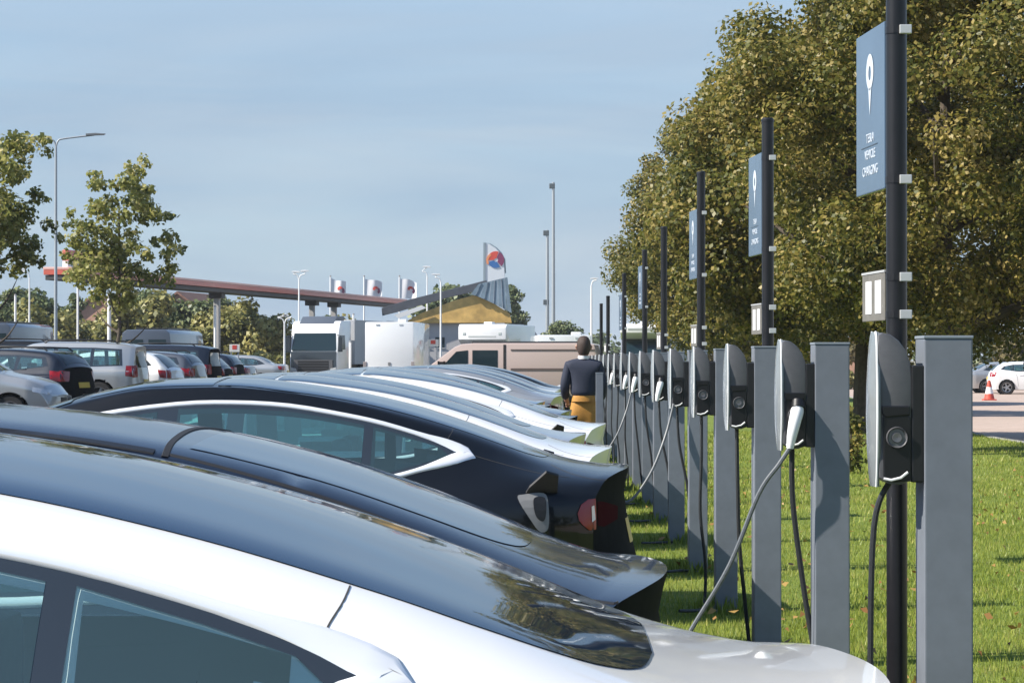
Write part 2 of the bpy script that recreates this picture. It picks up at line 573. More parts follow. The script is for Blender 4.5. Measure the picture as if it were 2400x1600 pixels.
# grass blades on the lawn where the camera can see it
def grass():
    rng = np.random.default_rng(5)
    parts = []
    for (y0, y1, dens, hh, ww) in ((9.5, 14, 2600, .050, .006), (14, 21, 1500, .055, .008), (21, 32, 650, .065, .013), (32, 48, 260, .075, .022), (1, 30, 170, .07, .012)):
        A = (y1 - y0) * (0.21 * y1 + .3)
        n = int(A * dens)
        y = rng.uniform(y0, y1, n)
        x = rng.uniform(0.53, 0.3 + 0.21 * y1, n)
        if y1 - y0 > 20:                                  # the rest of the lawn, thinner
            x = rng.uniform(0.53, 8.2, n)
        ok = ((x < 0.25 + 0.21 * y) | (y1 - y0 > 20)) & (x < 8.2)
        x, y = x[ok], y[ok]
        n = len(x)
        pat = np.sin(x * 2.1 + np.sin(y * 1.3) * 1.5) * np.sin(y * 1.7 + x) * 0.3 + 0.5 + 0.25 * np.sin(x * 5.3 + y * 3.1) * np.sin(y * 6.1 - x * 2)
        h = 0.72 * hh * rng.uniform(0.4, 1.15, n) * (0.65 + 0.5 * pat)
        a = rng.uniform(0, 2 * np.pi, n)
        lean = rng.uniform(0.1, 0.9, n) * h
        la = rng.uniform(0, 2 * np.pi, n)
        z0 = 0.10 + 0.0 * x - 0.015
        dx, dy = np.cos(a) * ww * .5, np.sin(a) * ww * .5
        v = np.stack([np.stack([x - dx, y - dy, z0], 1), np.stack([x + dx, y + dy, z0], 1), np.stack([x + lean * np.cos(la), y + lean * np.sin(la), z0 + 0.015 + h], 1)], 1)
        t = np.clip(0.40 + 0.35 * pat + rng.normal(0, .22, n), 0, 1)
        parts.append((v.reshape(-1, 3), t))
    for k in range(1, 18):                                # longer tufts the mower leaves round the post feet
        m = 260 if k > 2 else 60
        yb = 3.85 + 2.5 * k
        x = 1.044 + rng.normal(0, .10, m); y = yb + rng.normal(0, .13, m)
        h = rng.uniform(.03, .11, m); a = rng.uniform(0, 6.28, m); la = rng.uniform(0, 6.28, m); le = h * rng.uniform(.1, .7, m)
        ww = .005 + .0004 * yb
        v = np.stack([np.stack([x - np.cos(a) * ww, y - np.sin(a) * ww, 0 * x + .09], 1), np.stack([x + np.cos(a) * ww, y + np.sin(a) * ww, 0 * x + .09], 1), np.stack([x + le * np.cos(la), y + le * np.sin(la), .1 + h], 1)], 1)
        parts.append((v.reshape(-1, 3), np.clip(rng.normal(.35, .2, m), 0, 1)))
    V = np.concatenate([p[0] for p in parts])
    T = np.concatenate([p[1] for p in parts])
    F = np.arange(len(V)).reshape(-1, 3)
    me = mesh_np('grass', V, F, leaf_mat('grass_blades', [(0, (0.125, 0.170, 0.024)), (0.5, (0.250, 0.310, 0.048)), (0.85, (0.37, 0.39, 0.078)), (1, (0.47, 0.42, 0.15))], 0.4))
    at = me.attributes.new('tint', 'FLOAT', 'FACE')
    at.data.foreach_set('value', T.astype(np.float32))
    o = mobj('grass', me)
    tag(o, 'short sunlit grass of the lawn behind the charging posts', 'grass', kind='stuff')
    n = 420
    y = rng.uniform(10, 34, n); x = rng.uniform(0.9, 0.2 + .2 * y)
    s = rng.uniform(.012, .032, n); a = rng.uniform(0, 6.28, n)
    q = np.array([(-1, 0), (0, -.6), (1, 0), (0, .6)])
    V = np.zeros((n, 4, 3))
    for k in range(4):
        V[:, k, 0] = x + s * (q[k, 0] * np.cos(a) - q[k, 1] * np.sin(a))
        V[:, k, 1] = y + s * (q[k, 0] * np.sin(a) + q[k, 1] * np.cos(a))
        V[:, k, 2] = 0.145 + rng.uniform(-.01, .03, n)
    me = mesh_np('fallen_leaves', V.reshape(-1, 3), np.arange(4 * n).reshape(-1, 4), leaf_mat('dry_leaves', [(0, (0.20, 0.09, 0.03)), (1, (0.42, 0.27, 0.08))], 0.2))
    me.attributes.new('tint', 'FLOAT', 'FACE').data.foreach_set('value', rng.uniform(0, 1, n).astype(np.float32))
    tag(mobj('fallen_leaves', me), 'scattered dry brown leaves lying in the lawn grass', 'leaves', kind='stuff')
grass()
# ------------------------------------------------------------ cars: lofted bodies with panes, trim and lamps laid on them
def pchip(xs, ys, x):
    xs, ys, x = map(lambda a: np.asarray(a, float), (xs, ys, x))
    h = np.diff(xs)
    dl = np.diff(ys) / h
    m = np.zeros(len(xs))
    for i in range(1, len(xs) - 1):
        if dl[i - 1] * dl[i] > 0:
            w1, w2 = 2 * h[i] + h[i - 1], h[i] + 2 * h[i - 1]
            m[i] = (w1 + w2) / (w1 / dl[i - 1] + w2 / dl[i])
    m[0], m[-1] = dl[0], dl[-1]
    k = np.clip(np.searchsorted(xs, x) - 1, 0, len(xs) - 2)
    t = (x - xs[k]) / h[k]
    return ((2 * t**3 - 3 * t**2 + 1) * ys[k] + (t**3 - 2 * t**2 + t) * h[k] * m[k]
            + (-2 * t**3 + 3 * t**2) * ys[k + 1] + (t**3 - t**2) * h[k] * m[k + 1])

def inside(poly, p):
    x, y = p
    c = False
    n = len(poly)
    for i in range(n):
        x1, y1 = poly[i]
        x2, y2 = poly[(i + 1) % n]
        if (y1 > y) != (y2 > y) and x < (x2 - x1) * (y - y1) / (y2 - y1) + x1:
            c = not c
    return c

def inset(poly, d):
    """move an outline inwards by d"""
    n = len(poly)
    A = sum(poly[i][0] * poly[(i + 1) % n][1] - poly[(i + 1) % n][0] * poly[i][1] for i in range(n))
    sg = 1 if A > 0 else -1
    out = []
    for i in range(n):
        a, b, c = (np.array(poly[(i + k) % n], float) for k in (-1, 0, 1))
        t1, t2 = (b - a) / (np.linalg.norm(b - a) + 1e-9), (c - b) / (np.linalg.norm(c - b) + 1e-9)
        nn = np.array([-(t1 + t2)[1], (t1 + t2)[0]])
        nn = nn / (np.linalg.norm(nn) + 1e-9) * sg
        out.append(tuple(b + nn * d))
    return out

class Shape:
    """one kind of car: its body surface in (u from the tail, v across, z up) and everything laid on it"""
    def __init__(s, st, L, ur=0.98, uf=3.855, wr=0.335, ar=0.375, zl=0.22, ct=0.13, cn=0.22, tail=((0.2, 0.03), (0.5, -0.03), (0.8, 0.0), (1.1, 0.0)), bulge=0.05, du=0.045):
        s.L, s.ur, s.uf, s.wr = L, ur, uf, wr
        st = np.array(st, float)
        us = np.unique(np.concatenate([np.arange(0, L, du), st[:, 0], [L]]))
        C = [pchip(st[:, 0], st[:, k], us) for k in range(1, 10)]
        zc, wg, zg, wt, zt, wb, zb, ws, zs = C
        rows = []
        for i, u in enumerate(us):
            half = [(0, zc[i]), (0.55 * wg[i], zc[i] - 0.30 * (zc[i] - zg[i])), (wg[i], zg[i]), (wt[i], zt[i]), (wb[i], zb[i]), (ws[i], zs[i]),
                    (ws[i] + 0.004, min(0.66, zs[i] - 0.06)), (ws[i] - 0.012, 0.44), (ws[i] - 0.05, zl)]
            ghost = [(-half[1][0], half[1][1])]
            cur = catmull(ghost + half, 5)[5:]
            sec = [(-p[0], p[1]) for p in cur[::-1]] + [tuple(p) for p in cur[1:]]
            rows.append(sec)
        A = np.array([[(u, p[0], p[1]) for p in sec] for u, sec in zip(us, rows)])
        v = A[:, :, 1] / 0.92
        A[:, :, 0] += ct * v**2 * np.clip(1 - A[:, :, 0] / 0.75, 0, 1)**2
        A[:, :, 0] -= cn * v**2 * np.clip(1 - (L - A[:, :, 0]) / 1.0, 0, 1)**2
        ns, nr = A.shape[:2]
        tz, to = zip(*tail)
        caps = []
        for end in (0, 1):
            E = A[-1 if end else 0]
            sg = -1 if end else 1
            base = L if end else 0.0
            zm = 0.60
            for r in (0.97, 0.88, 0.72, 0.5, 0.25, 0.0):
                ring = []
                for (u, vv, z) in E:
                    z2 = zm + (z - zm) * r
                    off = np.interp(z2, tz, to) if not end else (-0.05 if 0.35 < z2 < 0.6 else 0.0)
                    ring.append((base + (u - base) * r * r + sg * (off * (1 - r**8) - bulge * (1 - r * r)), vv * r, z2))
                caps.append(np.array(ring))
        V = np.concatenate([A.reshape(-1, 3)] + [c for c in caps])
        for ax in (ur, uf):                                    # wheel arches: ease the nearest points onto the arch, then open it
            du_, dz_ = V[:, 0] - ax, V[:, 2] - wr
            rr = np.hypot(du_, dz_)
            k = (np.abs(V[:, 1]) > 0.6) & (np.abs(rr - ar) < 0.026)
            V[k, 0] = ax + du_[k] / rr[k] * ar
            V[k, 2] = wr + dz_[k] / rr[k] * ar
        F = []
        for i in range(ns - 1):
            for j in range(nr - 1):
                F.append((i * nr + j, i * nr + j + 1, (i + 1) * nr + j + 1, (i + 1) * nr + j))
        off = ns * nr
        ngrid = len(F)
        for end in (0, 1):
            prev = (ns - 1) * nr if end else 0
            for q in range(6):
                cur = off + (end * 6 + q) * nr
                for j in range(nr - 1):
                    f = (prev + j, prev + j + 1, cur + j + 1, cur + j)
                    F.append(f if end else f[::-1])
                prev = cur
        ncap = ngrid + 6 * (nr - 1)
        F = [f[::-1] for f in F]
        s.bvh = BVHTree.FromPolygons([tuple(p) for p in V], F)
        keep, s.cap = [], []
        for i_, f in enumerate(F):
            c = V[list(f)].mean(axis=0)
            if abs(c[1]) > 0.6 and any(math.hypot(c[0] - ax, c[2] - wr) < ar - 0.004 for ax in (ur, uf)):
                continue
            (s.cap if ngrid <= i_ < ncap else keep).append(f)
        s.V, s.F = V, keep
        s.parts = []                                           # (name, mesh, paint slot?, parent name or None)
    # --- laying things on the body
    def hit(s, p, axis, side=-1):
        if axis == 'side':
            o, d = Vector((p[0], side * 2.5, p[1])), Vector((0, -side, 0))
        elif axis == 'top':
            o, d = Vector((p[0], p[1], 4)), Vector((0, 0, -1))
        elif axis == 'rear':
            o, d = Vector((-2, p[0], p[1])), Vector((1, 0, 0))
        else:
            o, d = Vector((s.L + 2, p[0], p[1])), Vector((-1, 0, 0))
        l, n, _, _ = s.bvh.ray_cast(o, d)
        if l is None:
            l, n, _, _ = s.bvh.find_nearest(o + d * 2.0)
        if n.dot(d) > 0:
            n = -n
        return l, n
    def patch(s, outer, axis, side=-1, holes=(), res=0.06, off=0.004):
        """skin following the body inside an outline, with holes"""
        pts, edges = [], []
        for ring in [outer] + list(holes):
            b = len(pts)
            dense = []
            for i in range(len(ring)):
                a, c = np.array(ring[i], float), np.array(ring[(i + 1) % len(ring)], float)
                k = max(1, int(np.linalg.norm(c - a) / res))
                dense += [a + (c - a) * q / k for q in range(k)]
            pts += [Vector(p) for p in dense]
            edges += [(b + i, b + (i + 1) % len(dense)) for i in range(len(dense))]
        xs, ys = [p[0] for p in outer], [p[1] for p in outer]
        for x in np.arange(min(xs) + res / 2, max(xs), res):
            for y in np.arange(min(ys) + res / 2, max(ys), res):
                if inside(outer, (x, y)) and not any(inside(h, (x, y)) for h in holes):
                    pts.append(Vector((x, y)))
        r = delaunay_2d_cdt(pts, edges, [], 0, 1e-5)
        P2, T = r[0], r[2]
        fs = []
        for t in T:
            c = sum((P2[i] for i in t), Vector((0, 0))) / len(t)
            if inside(outer, c) and not any(inside(h, c) for h in holes):
                fs.append(tuple(t))
        V3 = []
        for p in P2:
            l, n = s.hit(p, axis, side)
            V3.append(l + n * off)
        if not fs:
            return MB()
        n0 = (V3[fs[0][1]] - V3[fs[0][0]]).cross(V3[fs[0][2]] - V3[fs[0][0]])
        return (V3, [f if n0.dot(s.hit(P2[fs[0][0]], axis, side)[1]) > 0 else f[::-1] for f in fs])
    def ribbon(s, path3, widths, h=0.006, closed=False, K=4):
        """raised strip along points snapped to the body"""
        if not closed:
            m0 = len(path3)
            path3 = catmull(path3, 6)
            if hasattr(widths, "__len__"):
                widths = np.interp(np.linspace(0, m0 - 1, len(path3)), range(m0), widths)
        P, N = [], []
        for p in path3:
            l, n, _, _ = s.bvh.find_nearest(Vector(p))
            P.append(l)
            N.append(n if n.dot(l - Vector((l.x, 0, 0.6))) > 0 else -n)
        n = len(P)
        V, F = [], []
        for i in range(n):
            a = P[(i - 1) % n] if closed or i else P[0]
            b = P[(i + 1) % n] if closed or i < n - 1 else P[-1]
            t = (b - a).normalized()
            w = t.cross(N[i]).normalized() * (widths[i] if hasattr(widths, '__len__') else widths) / 2
            V += [P[i] + w * math.cos(math.pi * (1 - q / (K - 1))) + N[i] * h * math.sin(math.pi * q / (K - 1)) for q in range(K)] if K > 4 else [P[i] - w, P[i] - w * 0.8 + N[i] * h, P[i] + w * 0.8 + N[i] * h, P[i] + w]
        m = n if closed else n - 1
        for i in range(m):
            j = (i + 1) % n
            for k in range(K - 1):
                F.append((i * K + k, i * K + k + 1, j * K + k + 1, j * K + k))
        return V, F
    def put(s, name, VF, m, parent=None, smooth=True, sharp=40, paint=False):
        """store a part; car space has the nose towards -x"""
        V, F = VF if isinstance(VF, tuple) else (VF.v, VF.f)
        V2 = [(-p[0], p[1], p[2]) for p in V]
        me = MB().add(V2, F).mesh(name, m, smooth, sharp)
        s.parts.append((name, me, paint, parent))
        return len(s.parts) - 1
    def body(s, m, holes=()):
        """the painted shell, opened where the panes are"""
        F = []
        for f in s.F:
            c = s.V[list(f)].mean(axis=0)
            if abs(c[1]) > 0.45 and any(inside(h, (c[0], c[2])) for h in holes):
                continue
            F.append(f)
        V2 = s.V * np.array([-1, 1, 1])
        me = mesh_np('body', V2, [f[::-1] for f in F], m, True, 42)
        s.parts.append(('body', me, True, None))
        idx = sorted({i for f in s.cap for i in f})
        mp = {v: k for k, v in enumerate(idx)}
        me = mesh_np('rear_fascia', V2[idx], [tuple(mp[i] for i in f[::-1]) for f in s.cap], m, True, 42)
        s.parts.append(('rear_fascia', me, True, None))
    def side_glass(s, dlo, panes, chrome=None, glass=None, res=0.07):
        for sd in (-1, 1):
            fr = s.put('window_surround', s.patch(dlo, 'side', sd, panes, res, 0.003), M_FRIT)
            for p in panes:
                s.put('window', s.patch(p, 'side', sd, (), res, 0.0035), glass or M_GLASS)
            if chrome:
                dense = []
                for i in range(len(dlo)):
                    a, c = np.array(dlo[i], float), np.array(dlo[(i + 1) % len(dlo)], float)
                    k = max(1, int(np.linalg.norm(c - a) / 0.06))
                    dense += [a + (c - a) * q / k for q in range(k)]
                pts = [s.hit(p, 'side', sd)[0] for p in dense]
                s.put('window_trim', s.ribbon(pts, [chrome(p) for p in dense], 0.009, True, 7), M_CHROME, sharp=80)
    def wheels(s, track=0.80, wid=0.21, spokes=5):
        r = s.wr
        ty = MB().lathe([(r * 0.66, -wid / 2), (r * 0.90, -wid / 2), (r * 0.985, -wid / 2 + 0.03), (r, -wid / 4), (r, wid / 4), (r * 0.985, wid / 2 - 0.03), (r * 0.90, wid / 2), (r * 0.66, wid / 2)], 28, axis='y')
        tyre = ty.mesh('tyre', M_RUBBER, True)
        rm = MB().lathe([(r * 0.67, -wid / 2 + 0.005), (r * 0.62, -wid / 2 + 0.01), (r * 0.60, 0.0), (r * 0.60, wid / 2 - 0.01), (r * 0.67, wid / 2 - 0.005)], 28, axis='y')
        for sg in (-1, 1):
            rm.lathe([(0.001, sg * (wid / 2 - 0.035)), (r * 0.17, sg * (wid / 2 - 0.03)), (r * 0.20, sg * (wid / 2 - 0.06))], 16, axis='y')
            for k in range(spokes):
                a = 2 * math.pi * k / spokes
                d, w = Vector((math.cos(a), 0, math.sin(a))), Vector((-math.sin(a), 0, math.cos(a)))
                y0 = Vector((0, sg * (wid / 2 - 0.03), 0))
                y1 = Vector((0, sg * (wid / 2 - 0.07), 0))
                q = [d * r * 0.14 - w * 0.035, d * r * 0.14 + w * 0.035, d * r * 0.64 + w * 0.022, d * r * 0.64 - w * 0.022]
                rm.add([p + y0 for p in q] + [p + y1 for p in q], [(0, 1, 2, 3), (7, 6, 5, 4), (0, 4, 5, 1), (1, 5, 6, 2), (2, 6, 7, 3), (3, 7, 4, 0)])
        rim = rm.mesh('rim', M_RIM, True)
        s.wheelset = (tyre, rim, [(-ax, sd * track, r) for ax in (s.ur, s.uf) for sd in (-1, 1)])
        for ax in (s.ur, s.uf):                                # dark liners behind the arches
            for sd in (-1, 1):
                lin = MB()
                pts = []
                for k in range(13):
                    a = math.pi * (k / 12 * 1.2 - 0.1)
                    pts.append((ax + math.cos(a) * (r + 0.055), r + math.sin(a) * (r + 0.055)))
                V = [(p[0], sd * 0.55, p[1]) for p in pts] + [(p[0], sd * 0.875, p[1]) for p in pts]
                lin.add(V, [(i, i + 1, i + 14, i + 13) for i in range(12)])
                lin.add([(ax + math.cos(a) * (r + 0.055), sd * 0.552, r + math.sin(a) * (r + 0.055)) for a in np.linspace(0, 2 * math.pi, 17)[:-1]], [tuple(range(16))])
                s.put('arch_liner', lin, M_BLACKPL)
        s.put('underbody', MB().box(0.25, s.L - 0.3, -0.72, 0.72, 0.20, 0.30), M_BLACKPL, smooth=False)
    def interior(s, u0, u1, zb, seats):
        b = MB().box(u0, u1, -0.74, 0.74, 0.35, zb - 0.28)
        s.put('cabin_floor', b, M_SEAT, smooth=False)
        for (u, v, w, top) in seats:
            q = MB().box(u - 0.06, u + 0.08, v - w / 2, v + w / 2, zb - 0.35, top - 0.20, 0.03)
            q.box(u - 0.05, u + 0.05, v - min(w, 0.28) / 2, v + min(w, 0.28) / 2, top - 0.18, top, 0.03)
            q.box(u - 0.01, u + 0.01, v - 0.05, v + 0.05, top - 0.22, top - 0.16)
            s.put('seat', q, M_SEAT)
    def mirrors(s, u, z, v=0.9):
        for sd in (-1, 1):
            q = MB().prism([(u + 0.12, z - 0.02), (u - 0.02, z - 0.05), (u - 0.04, z + 0.02), (u - 0.01, z + 0.08), (u + 0.06, z + 0.07), (u + 0.12, z + 0.02)], sd * v, sd * (v + 0.17), 'y', 0.015)
            q.box(u, u + 0.04, sd * (v - 0.12), sd * (v + 0.02), z - 0.03, z)
            s.put('mirror', q, None, paint=True)

def spawn(shape, name, label, cat, paint, x, y, z=0.0, rot=0.0, group=None, skip=(), extra=None):
    """a car of the given kind; its tail centre stands at x, y"""
    t = thing(name, label, cat, (x, y, z), rot, group)
    made = []
    for (nm, me, pnt, par) in shape.parts:
        if nm in skip:
            made.append(None)
            continue
        o = mobj(nm, me, made[par] if par is not None and made[par] is not None else t)
        if pnt:
            if not me.materials:
                me.materials.append(paint)
            o.material_slots[0].link = 'OBJECT'
            o.material_slots[0].material = M_FASCIA if nm == 'rear_fascia' and paint in (P_BLACK, P_DBLUE) else paint
        made.append(o)
    tyre, rim, pos = shape.wheelset
    for p in pos:
        w = mobj('wheel', tyre, t, p)
        mobj('rim', rim, w)
    return t

def rounded(P):
    return [tuple(p) for p in catmull(P, 4, True)]

def mirror_v(half, k=0):
    if k:
        half = [tuple(p) for p in catmull(half, k)]
    return half + [(u, -v) for u, v in half[::-1]]

# --- the long-tailed electric saloon that fills most bays
EV = Shape([
    (0.00, 1.030, .46, 1.020, .64, 0.998, .73, .955, .79, .885),
    (0.08, 1.031, .47, 1.020, .66, 0.998, .77, .955, .83, .880),
    (0.20, 1.044, .50, 1.032, .69, 1.008, .81, .962, .865, .880),
    (0.36, 1.082, .54, 1.066, .70, 1.030, .83, .978, .893, .885),
    (0.60, 1.172, .565, 1.150, .695, 1.088, .84, .990, .912, .885),
    (0.75, 1.228, .575, 1.203, .69, 1.135, .84, .990, .918, .880),
    (1.00, 1.308, .58, 1.280, .68, 1.218, .84, .985, .922, .870),
    (1.25, 1.366, .585, 1.338, .67, 1.282, .84, .978, .924, .862),
    (1.50, 1.406, .59, 1.376, .66, 1.325, .84, .970, .925, .855),
    (1.80, 1.434, .59, 1.403, .655, 1.345, .84, .962, .925, .845),
    (2.10, 1.430, .585, 1.398, .655, 1.330, .84, .954, .925, .840),
    (2.40, 1.380, .575, 1.348, .66, 1.285, .845, .948, .925, .835),
    (2.70, 1.292, .575, 1.258, .685, 1.195, .85, .942, .922, .830),
    (3.00, 1.172, .585, 1.136, .725, 1.085, .86, .935, .918, .820),
    (3.30, 1.045, .61, 1.012, .77, 0.972, .86, .915, .915, .800),
    (3.45, 1.000, .62, 0.975, .78, 0.930, .86, .875, .912, .785),
    (4.00, 0.920, .60, 0.900, .76, 0.850, .84, .790, .900, .700),
    (4.40, 0.820, .55, 0.800, .70, 0.745, .79, .690, .850, .610),
    (4.62, 0.690, .50, 0.670, .62, 0.620, .70, .580, .750, .520),
    (4.69, 0.600, .45, 0.585, .56, 0.550, .62, .530, .660, .490)],
    4.69, ct=0.24, tail=((0.2, 0.06), (0.34, -0.02), (0.62, -0.02), (0.74, 0.015), (0.90, 0.035), (0.985, 0.02), (1.03, 0.0)), bulge=0.02)
DLO = [(p[0], p[1]) for p in catmull([(0.712, 1.108), (0.80, 1.148), (0.895, 1.180), (1.09, 1.238), (1.259, 1.275), (1.507, 1.316), (1.756, 1.330), (2.005, 1.322), (2.37, 1.272), (2.66, 1.190), (2.95, 1.082), (3.16, 0.980)], 3)] + \
      [(p[0], p[1]) for p in catmull([(3.14, 0.955), (2.6, 0.955), (2.0, 0.962), (1.5, 0.976), (1.2, 0.990), (1.05, 1.012), (0.90, 1.052), (0.78, 1.090)], 3)]
PANES = [[(0.805, 1.100), (0.85, 1.138), (0.97, 1.178), (1.135, 1.226), (1.145, 1.02), (1.06, 1.030), (0.93, 1.065), (0.84, 1.090)],
         [(1.185, 1.005), (1.175, 1.232), (1.30, 1.258), (1.51, 1.292), (1.76, 1.305), (1.99, 1.303), (2.01, 0.980), (1.5, 0.992)],
         [(2.10, 0.978), (2.08, 1.290), (2.36, 1.245), (2.65, 1.162), (2.90, 1.072), (3.06, 0.992), (3.04, 0.975)]]
EV.body(P_WHITE, [inset(p, 0.012) for p in PANES])
EV.side_glass(DLO, PANES, lambda p: 0.025 if p[0] > 0.92 else 0.025 + 0.038 * smoothstep((0.95 - p[0]) / 0.2))
EV.put('rear_glass', EV.patch(mirror_v([(1.832, .578), (1.5, .588), (1.2, .584), (0.95, .576), (0.75, .565), (0.60, .545), (0.50, .51), (0.43, .45), (0.39, .36), (0.37, .20)], 4), 'top', res=0.045, off=0.002), M_ROOFGLASS)
EV.put('roof_glass', EV.patch(mirror_v([(2.40, .566), (2.1, .578), (1.852, .579)]), 'top', res=0.05, off=0.002), M_ROOFGLASS)
EV.put('windscreen', EV.patch(mirror_v([(3.30, .70), (2.95, .665), (2.65, .61), (2.48, .575)]), 'top', res=0.06, off=0.004), M_DARKGLASS)
for sd in (-1, 1):
    EV.put('panel_seam', EV.ribbon([(0.79, sd * .575, 1.22), (0.80, sd * .62, 1.19), (0.815, sd * .66, 1.165), (0.82, sd * .69, 1.15)], 0.0026, 0.0010), M_GAP)
    EV.put('panel_seam', EV.ribbon([(0.77, sd * .71, 1.125), (0.64, sd * .715, 1.085), (0.50, sd * .72, 1.045), (0.38, sd * .72, 1.02), (0.28, sd * .70, 1.00)], 0.0026, 0.0010), M_GAP)
    EV.put('panel_seam', EV.ribbon([(0.36, sd * .56, 1.06), (0.26, sd * .64, 1.02), (0.15, sd * .665, 1.0), (0.06, sd * .66, .99)], 0.0026, 0.0010), M_GAP)
    EV.put('panel_seam', EV.ribbon([(1.18, sd * .85, .975), (1.22, sd * .92, .85), (1.30, sd * .925, .70), (1.36, sd * .92, .5), (1.36, sd * .90, .3)], 0.0026, 0.0010), M_GAP)
    EV.put('panel_seam', EV.ribbon([(2.05, sd * .85, .95), (2.06, sd * .92, .80), (2.06, sd * .93, .6), (2.05, sd * .90, .3)], 0.0026, 0.0010), M_GAP)
    EV.put('panel_seam', EV.ribbon([(3.12, sd * .87, .93), (3.16, sd * .915, .80), (3.16, sd * .92, .6), (3.14, sd * .90, .3)], 0.0026, 0.0010), M_GAP)
    EV.put('door_handle', EV.ribbon([(1.36, sd * .93, .86), (1.56, sd * .93, .86)], 0.03, 0.004), M_CHROME)
    EV.put('door_handle', EV.ribbon([(2.22, sd * .93, .85), (2.42, sd * .93, .85)], 0.03, 0.004), M_CHROME)
    tl = EV.put('tail_light', EV.patch([(0.250, .86), (0.235, .895), (0.205, .915), (0.172, .918), (0.172, .785), (0.20, .785), (0.23, .81), (0.245, .83)], 'side', sd, res=0.04, off=0.006), M_TAIL)
    EV.put('lamp_lens', EV.patch([(0.192, .885), (0.180, .89), (0.178, .83), (0.190, .82)], 'side', sd, res=0.04, off=0.009), M_CLEAR, parent=tl)
    tl = EV.put('tail_light', EV.patch([(sd * .40, .865), (sd * .66, .900), (sd * .735, .905), (sd * .735, .80), (sd * .66, .79), (sd * .44, .81)], 'rear', sd, res=0.05, off=0.003), M_TAILDK)
    EV.put('head_light', EV.patch([(sd * .42, .66), (sd * .60, .70), (sd * .66, .62), (sd * .50, .58)], 'front', sd, res=0.05, off=0.006), M_CLEAR)
EV.put('bumper_insert', EV.patch([(-.62, .36), (.62, .36), (.55, .24), (-.55, .24)], 'rear', -1, res=0.08, off=0.006), M_BLACKPL)
EV.put('number_plate', EV.patch([(-.26, .80), (.26, .80), (.26, .69), (-.26, .69)], 'rear', -1, res=0.08, off=0.003), mat('plate_yellow', (0.62, 0.42, 0.03), 0.4))
EV.mirrors(2.92, 1.0)
EV.wheels()
EV.interior(0.95, 3.2, 1.02, [(1.50, -.36, .44, 1.08), (1.50, .36, .44, 1.08), (2.30, -.36, .48, 1.17), (2.30, .36, .48, 1.17)])

# --- the bigger hatchback with the painted roof and the dark seam ahead of its hatch
HB = Shape([
    (0.00, 0.985, .50, .975, .70, .955, .80, .915, .86, .850),
    (0.10, 0.990, .52, .980, .72, .958, .84, .915, .90, .850),
    (0.22, 1.020, .55, 1.008, .75, .980, .87, .925, .93, .855),
    (0.34, 1.062, .58, 1.045, .76, 1.005, .88, .945, .945, .860),
    (0.60, 1.160, .60, 1.138, .75, 1.075, .885, .965, .965, .860),
    (0.90, 1.262, .61, 1.236, .74, 1.165, .89, .970, .975, .855),
    (1.22, 1.338, .615, 1.310, .72, 1.245, .89, .965, .98, .850),
    (1.55, 1.386, .615, 1.357, .70, 1.295, .885, .96, .98, .845),
    (1.85, 1.412, .61, 1.382, .69, 1.318, .88, .955, .98, .840),
    (2.20, 1.430, .60, 1.399, .69, 1.325, .88, .95, .98, .835),
    (2.60, 1.415, .59, 1.384, .70, 1.300, .885, .945, .98, .830),
    (2.95, 1.330, .60, 1.295, .73, 1.210, .89, .94, .975, .825),
    (3.30, 1.190, .62, 1.150, .77, 1.080, .90, .93, .97, .815),
    (3.65, 1.020, .64, .990, .81, .945, .90, .88, .965, .790),
    (4.30, .920, .62, .900, .80, .850, .88, .79, .95, .70),
    (4.75, .800, .56, .780, .72, .720, .82, .67, .88, .60),
    (4.93, .660, .50, .640, .62, .590, .70, .56, .75, .50),
    (4.97, .600, .45, .58, .56, .54, .62, .52, .66, .48)],
    4.97, ur=1.05, uf=4.01, wr=0.35, ar=0.39, ct=0.26, bulge=0.02, tail=((0.2, 0.06), (0.4, -0.02), (0.62, -0.02), (0.74, 0.015), (0.88, 0.035), (0.95, 0.02), (0.985, 0.0)))
HD = [(p[0], p[1]) for p in catmull([(0.80, 1.08), (1.05, 1.165), (1.35, 1.235), (1.7, 1.285), (2.1, 1.30), (2.6, 1.27), (2.95, 1.18), (3.25, 1.07), (3.45, .975)], 3)] + [(3.42, .955), (2.2, .962), (1.5, .975), (1.2, .99), (1.0, 1.02)]
HP = [[(1.28, 1.0), (1.28, 1.195), (1.7, 1.255), (2.1, 1.272), (2.12, .985)], [(2.22, .98), (2.22, 1.272), (2.6, 1.242), (2.93, 1.155), (3.2, 1.05), (3.3, .98)]]
HB.body(P_DBLUE, [inset(p, 0.012) for p in HP])
HB.side_glass(HD, HP, lambda p: 0.028)
HB.put('rear_glass', HB.patch(mirror_v([(1.16, .545), (0.95, .545), (0.75, .535), (0.58, .52), (0.47, .49), (0.40, .43), (0.365, .34), (0.35, .2)], 4), 'top', res=0.05, off=0.002), M_ROOFGLASS)
HB.put('windscreen', HB.patch(mirror_v([(3.55, .74), (3.2, .69), (2.9, .64), (2.68, .60)]), 'top', res=0.06, off=0.004), M_DARKGLASS)
HB.put('hatch_seam', HB.ribbon([(1.205 + 0.02 * (1 - (v / .64)**2), v, 1.34 - 0.06 * (v / .64)**2) for v in np.linspace(-.66, .66, 25)], 0.018, 0.003), M_SEAM)
